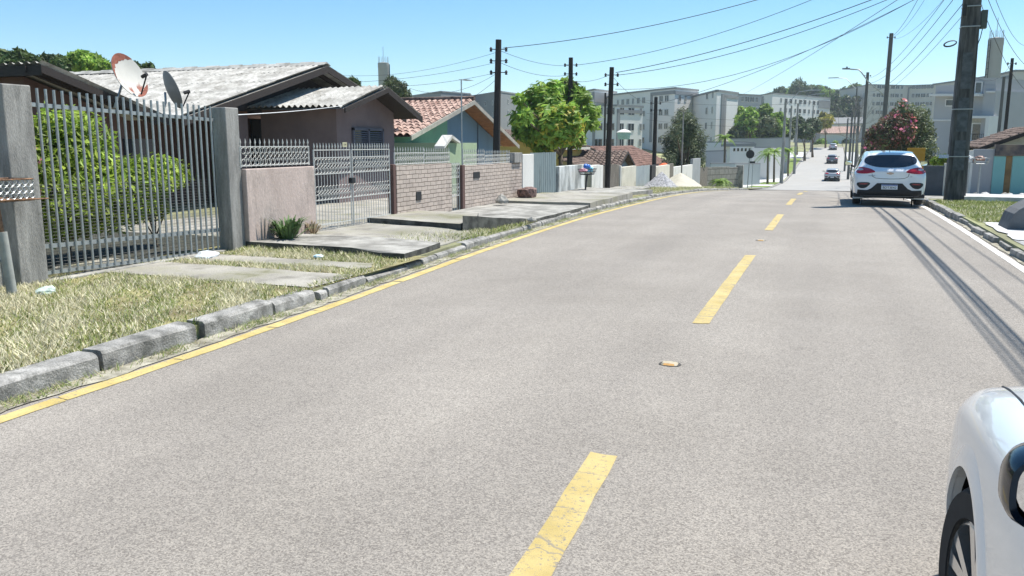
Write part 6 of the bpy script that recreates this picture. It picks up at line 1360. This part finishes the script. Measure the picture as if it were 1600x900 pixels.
for i, (T, dz, z, dx, r, sag, lb) in enumerate(((T1, -.25, 7.5, -.7, .018, .5, 'topmost cable crossing from the nearest left pole to the big pole'), (T2, -.3, 7.45, -.6, .016, .6, 'cable crossing from the pole in the broad tree to the big pole'), (T3, -.2, 6.7, -.2, .022, .35, 'thick cable crossing from the plank-gate pole to the big pole, upper'), (T3, -.3, 6.62, -.2, .018, .5, 'cable crossing from the plank-gate pole to the big pole, lower'), (T3, -.8, 6.5, -.2, .014, .9, 'slack cable dipping lowest between plank-gate pole and big pole'), (T5, -.3, 6.4, -.2, .016, .4, 'cable crossing from the pole before the red tile roof to the big pole'))):
    cable(lb, (T.x + .15, T.y, T.z + dz), B(dx, z), sag, r, 'cables crossing the road')
cable('long thin cable from the far lamp poles up to the big pole', onD(1130, 160, 150), B(-.2, 6.9), .5, .022, 'cables crossing the road')
for i, (a, b, da, db, sg) in enumerate(((T1, T2, -.3, -.3, .15), (T1, T2, -.65, -.65, .2), (T2, T3, -.9, -.25, .12), (T3, T5, -.3, -.3, .3))):
    cable('one of the slack cables strung between the dark left poles', (a.x, a.y, a.z + da), (b.x, b.y, b.z + db), sg, .012, 'cables between the left poles')
for i, (px, py, X, dz, sg) in enumerate(((560, 128, -14, -.65, .1), (470, 126, -16, -.95, .3), (640, 138, -13.5, -.95, .35), (520, 116, -20, -.35, .3), (658, 181, -12, -1.1, .25))):
    e = onX(px, py, X); cable('one of the thin house service cables leading left from the nearest left pole', (T1.x, T1.y, T1.z + dz), e, sg, .009, 'house service cables')
e = onX(372, 178, -8.1); cable('pale service cable from the right gate post to the porch', (-8.15, 9.85, 2.05), onX(535, 165, -11.4), .03, .012, 'house service cables').data.materials[0] = whitepl
for i, (px, D, dz) in enumerate(((1620, 60, 3.2), (1650, 45, 5), (1640, 52, 2.2))):
    p = onD(px, 60 + i * 40, D); cable('one of the cables sagging off the picture to the right of the big pole', B(.2, 6.6 - i * .5), p, 1.2, .016, 'cables right of the big pole')
cable('cable linking the big pole to the slim dark pole', B(.15, 3.6 + .0), (T9.x, T9.y, T9.z - .2), .5, .014, 'cables right of the big pole')
for i, (py, zz) in enumerate(((155, 180), (175, 0), (185, 0))):
    a = onD(1010, py + 2, 90); b = onD(1345, py + (6 if i else -2), 86); cable('one of the cables stretched across the valley before the apartments', a, b, .6, .02, 'valley cables')
# coil of spare cable on the bundle
c = onD(1485, 68, 33); rr = []; m = MB()
for k in range(3):
    u = Vector((cos(YAW), sin(YAW), 0)); m.tube([c + u * (.22 + .015 * k) * cos(a) * 1.0 + Vector((0, 0, (.085 + .012 * k) * sin(a) + .05 * cos(a))) + Vector((0, .04 * k, 0)) for a in [2 * pi * i / 20 for i in range(21)]], .014, 5, cap=False)
tag(m.build('cable_coil', black, loc=c, smooth=True), 'flattened loop of spare cable hanging on the wires left of the big pole', 'cable coil')
# distant boundary hills keep the horizon closed
# ================================================================== CARS
def crm(P, t):       # catmull-rom through list of tuples at parameter t (0..n-1)
    i = min(int(t), len(P) - 2); u = t - i; p0 = P[max(i - 1, 0)]; p1 = P[i]; p2 = P[i + 1]; p3 = P[min(i + 2, len(P) - 1)]
    return tuple(.5 * (2 * b + (c - a) * u + (2 * a - 5 * b + 4 * c - d) * u * u + (3 * b - a - 3 * c + d) * u ** 3) for a, b, c, d in zip(p0, p1, p2, p3))
#        y,   w,   zb,  zs,  zt,  wt
ST = [(0, .74, .36, .80, .93, .60), (.03, .83, .30, .86, .965, .66), (.12, .885, .26, .93, 1.03, .68), (.30, .905, .24, .965, 1.20, .645), (.52, .912, .22, .975, 1.405, .60), (.75, .915, .20, .975, 1.445, .60),
      (1.3, .917, .19, .965, 1.478, .625), (1.9, .915, .19, .955, 1.48, .63), (2.4, .912, .19, .95, 1.44, .62), (2.85, .91, .19, .945, 1.22, .65), (3.2, .908, .19, .94, 1.01, .70), (3.6, .905, .19, .915, .975, .70), (4.0, .89, .20, .85, .90, .66), (4.22, .83, .21, .77, .81, .58), (4.38, .71, .24, .67, .71, .48), (4.45, .54, .30, .57, .60, .36)]
def section(s):
    y, w_, zb, zs, zt_, wt = s; g = zt_ - zs
    return [(0, zb), (.6 * w_, zb), (.88 * w_, zb + .02), (.965 * w_, zb + .11), (.992 * w_, zb + .25 * (zs - zb) + .08), (w_, zb + .55 * (zs - zb)), (.99 * w_, zs - .1), (.95 * w_, zs - .028), (.90 * w_, zs + .014 * min(1, g / .1)),
            (lambda k: (.92 * w_ * (1 - k) + wt * k + .02 * min(1, g / .3), zs + (g - .05) * k))(.5) if g > .12 else (.5 * (.9 * w_ + wt), zs + .45 * g), (wt, zt_ - min(.06, g * .35)), (wt * .86, zt_ - min(.022, g * .2)), (wt * .45, zt_ - .004), (0, zt_)]
def make_car(name, label, loc, paint, rz=0, hi=True, group=None, plate='BDT3E42', lift=1.0, own=False, cat='car', wheelr=.33):
    t = thing(name, label, cat, (0, 0, 0), group)
    NS = 75 if hi else 30; sub = 3 if hi else 1
    fr = []
    for i in range(NS + 1):
        s = crm(ST, (len(ST) - 1) * i / NS); sec = section(s); k = len(sec) - 1
        half = [crm(sec, k * j / (k * sub)) for j in range(k * sub + 1)]
        ring = [(x, s[0], z) for x, z in half] + [(-x, s[0], z) for x, z in half[-2:0:-1]]
        fr.append([(x, y, z * lift if z > .5 else z * (1 + (lift - 1) * z / .5)) for x, y, z in ring])
    n = len(fr[0]); vs = [p for r in fr for p in r]; fs = []
    for i in range(NS):
        for j in range(n): j2 = (j + 1) % n; fs.append((i * n + j, i * n + j2, (i + 1) * n + j2, (i + 1) * n + j))
    fs.append(tuple(range(n - 1, -1, -1))); fs.append(tuple(NS * n + j for j in range(n)))
    bvh = BVHTree.FromPolygons(vs, fs)
    body = MB().add(vs, fs).build('body', paint, t)
    WY = (.78, 3.50); AR = wheelr + .05
    # cut wheel arches
    cut = MB()
    for wy in WY:
        for s in (-1, 1):
            k = 40; cut.prism([(s * .66, wy + AR * cos(2 * pi * i / k), wheelr + AR * sin(2 * pi * i / k)) for i in range(k)], (s * .5, 0, 0))
    co = cut.build('cutter', black); bm = bmesh.new(); bm.from_mesh(co.data); bmesh.ops.recalc_face_normals(bm, faces=bm.faces); bm.to_mesh(co.data); bm.free()
    bm = bmesh.new(); bm.from_mesh(body.data); bmesh.ops.recalc_face_normals(bm, faces=bm.faces); bm.to_mesh(body.data); bm.free()
    mo = body.modifiers.new('cut', 'BOOLEAN'); mo.object = co; mo.operation = 'DIFFERENCE'; mo.solver = 'EXACT'
    bpy.context.view_layer.update(); dg = bpy.context.evaluated_depsgraph_get(); me = bpy.data.meshes.new_from_object(body.evaluated_get(dg)); body.modifiers.clear(); body.data = me
    bpy.data.objects.remove(co); me.polygons.foreach_set('use_smooth', [True] * len(me.polygons)); me.set_sharp_from_angle(angle=radians(32)); me.materials.clear(); me.materials.append(paint)
    def cast(p, d):
        h = bvh.ray_cast(Vector(p), Vector(d)); return h[0], h[1]
    def patch(nm, m, poly, axis, off=.006, par=None, res=.06, rnd=True, th=.012, smooth=True):
        """poly in the plane seen along axis: '-y' rear, '+y' front, '+x'/'-x' side, 'z' top"""
        if rnd:
            for _ in range(2): poly = [q for a, b in zip(poly, poly[1:] + poly[:1]) for q in ((a[0] * .78 + b[0] * .22, a[1] * .78 + b[1] * .22), (a[0] * .22 + b[0] * .78, a[1] * .22 + b[1] * .78))]
        bm = bmesh.new(); bm.faces.new([bm.verts.new((x, y, 0)) for x, y in poly])
        for ax in (0, 1):
            lo = min(p[ax] for p in poly); hi_ = max(p[ax] for p in poly); c = lo + res
            while c < hi_: bmesh.ops.bisect_plane(bm, geom=list(bm.verts) + list(bm.edges) + list(bm.faces), plane_co=(c if ax == 0 else 0, c if ax else 0, 0), plane_no=(1 - ax, ax, 0)); c += res
        bm.verts.ensure_lookup_table(); A = []; Bk = []; last = None
        for v in bm.verts:
            u, w_ = v.co.x, v.co.y
            o, d = {'-y': ((u, -2, w_), (0, 1, 0)), '+y': ((u, 8, w_), (0, -1, 0)), '+x': ((3, u, w_), (-1, 0, 0)), '-x': ((-3, u, w_), (1, 0, 0)), 'z': ((u, w_, 4), (0, 0, -1))}[axis]
            h, nn = cast(o, d)
            if h is None: h, nn = last or (Vector(o) + Vector(d) * 2, Vector(d) * -1)
            if nn.dot(Vector(d)) > 0: nn = -nn
            last = (h, nn); A.append(h + nn * off); Bk.append(h - nn * th)
        n_ = len(A); F_ = [[v.index for v in f.verts] for f in bm.faces]; be = [[v.index for v in e.verts] for e in bm.edges if e.is_boundary]; bm.free()
        mb = MB().add(A + Bk, F_ + [[a, b, b + n_, a + n_] for a, b in be]); o_ = mb.build(nm, m, par or t)
        bm = bmesh.new(); bm.from_mesh(o_.data); bmesh.ops.recalc_face_normals(bm, faces=bm.faces); bm.to_mesh(o_.data); bm.free()
        if smooth: o_.data.polygons.foreach_set('use_smooth', [True] * len(o_.data.polygons)); o_.data.set_sharp_from_angle(angle=radians(40))
        return o_
    L = lift; mir = lambda p: [(-x, z) for x, z in p]
    # glazing
    patch('rear_window', darkglass, [(-.66, 1.20 * L), (-.64, 1.27 * L), (-.56, 1.345 * L), (-.3, 1.365 * L), (0, 1.37 * L), (.3, 1.365 * L), (.56, 1.345 * L), (.64, 1.27 * L), (.66, 1.20 * L), (.62, 1.13 * L), (.36, 1.045 * L), (0, 1.03 * L), (-.36, 1.045 * L), (-.62, 1.13 * L)], '-y')
    patch('windscreen', darkglass, [(-.66, 1.04 * L), (-.52, 1.40 * L), (.52, 1.40 * L), (.66, 1.04 * L)], '+y', .004)
    sw = [(2.98, 1.03 * L), (2.5, 1.30 * L), (2.1, 1.395 * L), (1.2, 1.39 * L), (.75, 1.29 * L), (.55, 1.12 * L), (.8, 1.04 * L), (1.6, 1.02 * L)]
    for ax in ('+x', '-x'): patch('side_window', darkglass, sw, ax, .004, res=.08)
    # wheels
    for wy in WY:
        for s in (-1, 1):
            R = wheelr; xo = s * .885
            pf = [(R * .70, -.10), (R * .93, -.10), (R * .99, -.075), (R, -.04), (R, .04), (R * .99, .075), (R * .93, .10), (R * .70, .10)]
            m = MB(); k = 40; V = []; Fs = []
            for (r, dx) in pf:
                for q in range(k): a = 2 * pi * q / k; V.append((xo - s * .10 + dx, wy + r * cos(a), R + r * sin(a)))
            for i in range(len(pf)):
                i2 = (i + 1) % len(pf)
                for q in range(k): q2 = (q + 1) % k; Fs.append((i * k + q, i * k + q2, i2 * k + q2, i2 * k + q))
            wh = m.add(V, Fs).build('wheel', rubber, t, smooth=35)
            m = MB(); xf = xo - s * .035; r1 = R * .70
            ring = []
            for (r, dx) in ((r1, 0), (r1, -s * .012), (r1 * .92, 0), (r1 * .92, -s * .14), (r1, -s * .14)):
                ring.append([(xf + s * .03 + dx, wy + r * cos(2 * pi * q / k), R + r * sin(2 * pi * q / k)) for q in range(k)])
            V = [p for r_ in ring for p in r_]; Fs = []
            for i in range(5):
                i2 = (i + 1) % 5
                for q in range(k): q2 = (q + 1) % k; Fs.append((i * k + q, i * k + q2, i2 * k + q2, i2 * k + q))
            m.add(V, Fs)
            for sp in range(5):
                for da in (-.17, .17):
                    a0 = 2 * pi * sp / 5 + .3; a1 = a0 + da * 1.25; P0 = (cos(a0 + da * .25) * r1 * .18, sin(a0 + da * .25) * r1 * .18); P1 = (cos(a1) * r1 * .96, sin(a1) * r1 * .96); nx_, ny_ = -(P1[1] - P0[1]), P1[0] - P0[0]; ln = sqrt(nx_ ** 2 + ny_ ** 2); nx_ /= ln; ny_ /= ln
                    m.prism([(xf + s * .018, wy + P0[0] - nx_ * .014, R + P0[1] - ny_ * .014), (xf + s * .018, wy + P0[0] + nx_ * .014, R + P0[1] + ny_ * .014), (xf + s * .025, wy + P1[0] + nx_ * .024, R + P1[1] + ny_ * .024), (xf + s * .025, wy + P1[0] - nx_ * .024, R + P1[1] - ny_ * .024)], (-s * .03, 0, 0))
            m.prism([(xf + s * .02, wy + .055 * cos(2 * pi * q / 16), R + .055 * sin(2 * pi * q / 16)) for q in range(16)], (-s * .05, 0, 0))
            m.build('rim', alloy, wh, smooth=35)
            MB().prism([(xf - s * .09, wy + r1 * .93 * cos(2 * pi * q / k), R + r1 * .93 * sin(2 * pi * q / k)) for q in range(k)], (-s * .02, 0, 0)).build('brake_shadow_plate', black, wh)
            if own and wy > 2:
                pv = Matrix.Translation((xo - s * .1, wy, R)); wh.matrix_local = pv @ Matrix.Rotation(radians(7), 4, 'Z') @ pv.inverted()
            m = MB(); V = []; Fs = []; ra = AR - .004
            for x_ in (s * .64, s * .872):
                for q in range(k): V.append((x_, wy + ra * cos(2 * pi * q / k), R + ra * sin(2 * pi * q / k)))
            for q in range(k):
                if sin(2 * pi * (q + .5) / k) > -.45: q2 = (q + 1) % k; Fs.append((q, q2, k + q2, k + q))
            Fs.append(tuple(range(k))); m.add(V, Fs).build('wheel_housing', housing, t, smooth=35)
            # arch lip
            m = MB(); V = []; Fs = []; kk = 33
            for q in range(kk):
                a = -.35 + (pi + .7) * q / (kk - 1)
                for r_, of in ((AR - .002, -.004), (AR - .002, .010), (AR + .03, .011), (AR + .08, -.004)):
                    y_ = wy + r_ * cos(a); z_ = R + r_ * sin(a); h, nn = cast((s * 3, y_, max(z_, .23)), (-s, 0, 0)); xs = h.x if h else s * .9; V.append((xs + s * of, y_, z_))
            for q in range(kk - 1):
                for c_ in range(3): Fs.append((q * 4 + c_, q * 4 + c_ + 1, q * 4 + c_ + 5, q * 4 + c_ + 4))
            m.add(V, Fs).build('arch_lip', paint, t, smooth=50)
    m = MB().box(-.62, .62, .12, 4.15, .215, .30); m.build('underbody', black, t)
    for s in (-1, 1): MB().box(s * .60, s * .885, .085, WY[0] - AR - .01, .235, .335, .02).build('bumper_corner', black, t)
    # mirrors
    for s in (-1, 1):
        c = Vector((s * (.89 if own else 1.02), 2.52 if own else 2.45, (1.09 if own else 1.105) * L)); m = MB(); V = []; Fs = []; k = 48
        hw, hh = (.125, .072) if own else (.11, .07)
        def sup(a, p=.62): return (math.copysign(abs(cos(a)) ** p, cos(a)), math.copysign(abs(sin(a)) ** p, sin(a)))
        lv = ((-.055, .90), (-.062, 1.0), (-.045, 1.05), (.0, 1.05), (.05, .92), (.085, .62), (.095, .2))
        for dy, sc in lv:
            for q in range(k): a, b = sup(2 * pi * q / k); V.append((c.x + a * hw * sc, c.y + dy, c.z + b * hh * sc))
        for i in range(len(lv) - 1):
            for q in range(k): q2 = (q + 1) % k; Fs.append((i * k + q, i * k + q2, (i + 1) * k + q2, (i + 1) * k + q))
        Fs.append(tuple((len(lv) - 1) * k + q for q in range(k)))
        mm = m.add(V, Fs).build('wing_mirror', blackgl if own else black, t, smooth=60)
        V = [(c.x + sup(2 * pi * q / k)[0] * hw * .88, c.y - .046 + .012 * s * cos(2 * pi * q / k), c.z + sup(2 * pi * q / k)[1] * hh * .88) for q in range(k)]
        gm = MATS.get('mirror_glass') or mat('mirror_glass', (.75, .78, .82), .03, .01, 3, metal=1)
        MB().prism(V, (0, .01, 0)).build('mirror_glass', gm, mm)
        MB().tube([(s * .86, 2.52, 1.0 * L), (s * .93, 2.48, 1.03 * L), c + Vector((-s * .04, .02, -.03))], .026, 8).build('mirror_arm', black, mm, smooth=True)
    # tail
    lampL = [(.36, .925), (.50, 1.0), (.70, 1.045), (.87, 1.01), (.865, .885), (.66, .865), (.44, .895)]
    for s in (-1, 1):
        q = [(s * x, z * L) for x, z in lampL]; tl = patch('tail_lamp', redlamp, q, '-y', .012, res=.04)
        patch('lamp_lens', MATS.get('pale_lens') or glassmat('pale_lens', (.6, .45, .45), .1), [(s * x, z * L) for x, z in ((.66, .965), (.72, 1.005), (.80, .995), (.82, .955), (.75, .945))], '-y', .019, par=tl, res=.04)
        patch('fog_pocket', black, [(s * x, z * L) for x, z in ((.47, .60), (.52, .645), (.80, .64), (.83, .58), (.74, .475), (.60, .475))], '-y', .006, res=.05)
        patch('fog_lamp', MATS.get('dull_red') or glassmat('dull_red', (.22, .01, .02), .2), [(s * x, z * L) for x, z in ((.53, .60), (.56, .62), (.75, .615), (.76, .58), (.6, .575))], '-y', .014, res=.05)
    patch('lower_bumper', black, [(x, z * L) for x, z in ((-.80, .30), (-.79, .44), (-.55, .43), (-.45, .48), (-.31, .62), (.31, .62), (.45, .48), (.55, .43), (.79, .44), (.80, .30), (.6, .285), (-.6, .285))], '-y', .010, rnd=False)
    h, nn = cast((0, -2, .52 * L), (0, 1, 0)); py = h.y - .03
    pl = MB().box(-.2, .2, py, py + .03, .455 * L, .585 * L, .004).build('licence_plate', whitepl, t)
    MB().box(-.195, .195, py - .003, py + .0, .558 * L, .58 * L).build('plate_strip', MATS.get('plate_blue') or mat('plate_blue', (.02, .06, .3), .5), pl)
    if hi and plate: place(text_mb(plate, .088, .001), (0, py - .003, .503 * L), (1, 0, 0), (0, 0, 1)).build('plate_digits', black, pl)
    h, nn = cast((0, -2, .80 * L), (0, 1, 0))
    if hi and not own:
        ey = h.y - .012; ez = .885 * L
        MB().prism([(x, ey, ez + z) for x, z in ((-.085, -.018), (-.035, -.018), (-.03, -.034), (.035, -.034), (.04, -.018), (.085, -.018), (.075, .018), (.03, .018), (.025, .034), (-.04, .034), (-.045, .018), (-.095, .018))], (0, .012, 0)).build('emblem', mat('dull_gold_emblem', (.5, .36, .28), .35, .05, 20, metal=.5), t)
        h, nn = cast((-.48, -2, .815 * L), (0, 1, 0)); place(text_mb('CHEVROLET', .036, .002), (-.47, h.y - .008, .815 * L), (1, -.12, 0), (0, 0, 1)).build('badge_lettering', MATS.get('badge_grey') or mat('badge_grey', (.15, .15, .16), .4), t)
        h, nn = cast((.52, -2, .80 * L), (0, 1, 0)); place(text_mb('LT', .036, .002), (.52, h.y - .008, .80 * L), (1, .12, 0), (0, 0, 1)).build('trim_lettering', MATS['badge_grey'], t)
        # antenna fin and tailgate shut line
        MB().prism([(-.006, .95, 1.44 * L), (-.006, 1.1, 1.455 * L), (-.006, 1.0, 1.52 * L), (-.006, .96, 1.53 * L)], (.012, 0, 0)).build('roof_antenna', black, t)
        P = []
        for x, z in [(-.46, .88), (-.44, .80), (-.36, .755), (-.2, .74), (0, .735), (.2, .74), (.36, .755), (.44, .80), (.46, .88)]: h, nn = cast((x, -2, z * L), (0, 1, 0)); P.append(h + Vector((0, .0, 0)))
        MB().tube(P, .006, 5).build('shut_line', black, t)
    # front
    for s in (-1, 1): patch('headlamp', MATS.get('clear_lens') or glassmat('clear_lens', (.5, .52, .55), .06), [(s * x, z * L) for x, z in ((.42, .66), (.50, .74), (.70, .80), (.80, .80), (.78, .72), (.62, .65))], '+y', .006, res=.05)
    patch('grille', black, [(x, z * L) for x, z in ((-.38, .60), (.38, .60), (.40, .46), (-.40, .46))], '+y', .005, res=.06)
    patch('lower_intake', black, [(x, z * L) for x, z in ((-.45, .40), (.45, .40), (.5, .30), (-.5, .30))], '+y', .005, res=.06)
    def line(nm, P3, r=.004): MB().tube(P3, r, 5).build(nm, black, t)
    for s in (-1, 1):
        P = []
        for y_, x_ in ((3.06, .80), (3.3, .79), (3.6, .775), (3.85, .76), (4.0, .75), (4.12, .73), (4.2, .66), (4.24, .5)): h, nn = cast((s * x_, y_, 3), (0, 0, -1)); P.append(h + Vector((0, 0, .0)))
        line('bonnet_gap', P, .0045)
        for ys in (1.45, 2.5 if own else 2.85):
            P = [];
            for z in (.24, .45, .65, .85, .94): h, nn = cast((s * 3, ys + (.06 if z > .8 else 0), z * L), (-s, 0, 0)); P.append(h)
            line('door_gap', P)
        h, nn = cast((s * 3, 1.62, .84 * L), (-s, 0, 0)); MB().tube([h + Vector((s * .012, -.08, 0)), h + Vector((s * .025, 0, 0)), h + Vector((s * .012, .08, 0))], .012, 6).build('door_handle', paint, t)
    t.location = loc; t.rotation_euler = (0, 0, rz); return t
# parked white hatchback ahead
make_car('parked_car', 'white hatchback seen from behind on the right, with red tail lamps and plate', (1.52, 24.75, zr(26) + .055), white_car, rz=.0)
silver = mat('silver_car_paint', (.42, .43, .45), .28, .01, .5, coat=.8, metal=.3); dkgrey = mat('dark_grey_car_paint', (.14, .15, .17), .28, .01, .5, coat=.8, metal=.2); midg = mat('pale_grey_car_paint', (.5, .52, .56), .28, .01, .5, coat=.8, metal=.2)
def roadcar(px, py, D, label, m, l=1.0):
    p = onD(px, py, D); z = zr(p.y) + .05; sl = (zr(p.y + 6) - zr(p.y)) / 6
    c = make_car('driving_car', label, (p.x, p.y, z), m, hi=False, plate=None, lift=l, group=None); c.rotation_euler = (atan(sl), 0, 0)
roadcar(1300, 281, 100, 'dark silver hatchback in the dip of the road, nearest of the three distant cars', silver)
roadcar(1299.5, 261, 140, 'dark grey car right behind the nearest distant hatchback, middle of the three', dkgrey)
roadcar(1301, 238, 196, 'pale grey car highest up the distant slope', midg)
# the viewer's own white car, cut by the right and lower picture edges
make_car('white_car', 'large white car at the lower right corner, cropped to its front wing, wheel and mirror', (.43 + .905, 2.60 - 3.50, .0), white_car, own=True, lift=.975, plate=None)
# ================================================================== thin summer haze
hm = bpy.data.materials.new('haze_air'); hm.use_nodes = True; hn = hm.node_tree; hn.nodes.clear()
hv = hn.nodes.new('ShaderNodeVolumePrincipled'); hv.inputs['Color'].default_value = (.80, .92, 1, 1); hv.inputs['Density'].default_value = .00032; hv.inputs['Anisotropy'].default_value = .2
ho = hn.nodes.new('ShaderNodeOutputMaterial'); hn.links.new(hv.outputs[0], ho.inputs['Volume'])
hz = MB().box(-905, 905, -505, 1005, -8, 62).build('haze', hm); hz['kind'] = 'stuff'; hz['label'] = 'thin pale summer haze over the whole street'; hz['category'] = 'haze'
# ================================================================== groups for repeats
from collections import defaultdict
_g = defaultdict(list)
for _o in C.objects:
    if _o.parent is None and 'label' in _o and 'kind' not in _o and 'group' not in _o: _g[_o.name.split('.')[0]].append(_o)
_names = dict(utility_pole='utility poles along the street', street_lamp='street lamps along the far road', palm_tree='palms by the far left pavement', gate_post='posts of the left gates', iron_fence='ornate spear fences on the left walls', brick_wall='pale pink brick walls', white_wall='white wall segments', dark_post='dark posts in the left walls', sheet_gate='sheet metal gates', plank_gate='wooden plank gates', apartment_block='apartment blocks on the far slope', satellite_dish='satellite dishes on the brown house', water_tower='water towers', dark_tree='dark trees behind the roofs', waste_basket='waste baskets on posts', rubbish_bag='rubbish bags in the baskets', driving_car='distant cars on the slope', rubble_stone='loose stones on the left pavement', round_bush='bushes at the bend of the far road', street_tree='trees along the far left pavement', hillside_house='houses on the distant hillside', tiled_house='low tiled houses on the left', turquoise_gate='turquoise doors at the right edge', vine='climbers on the right walls', pale_wall='pale walls by the side street', sword_plant='plants at the mauve wall foot')
for _k, _l in _g.items():
    if len(_l) > 1 and _k in _names:
        for _o in _l: _o['group'] = _names[_k]
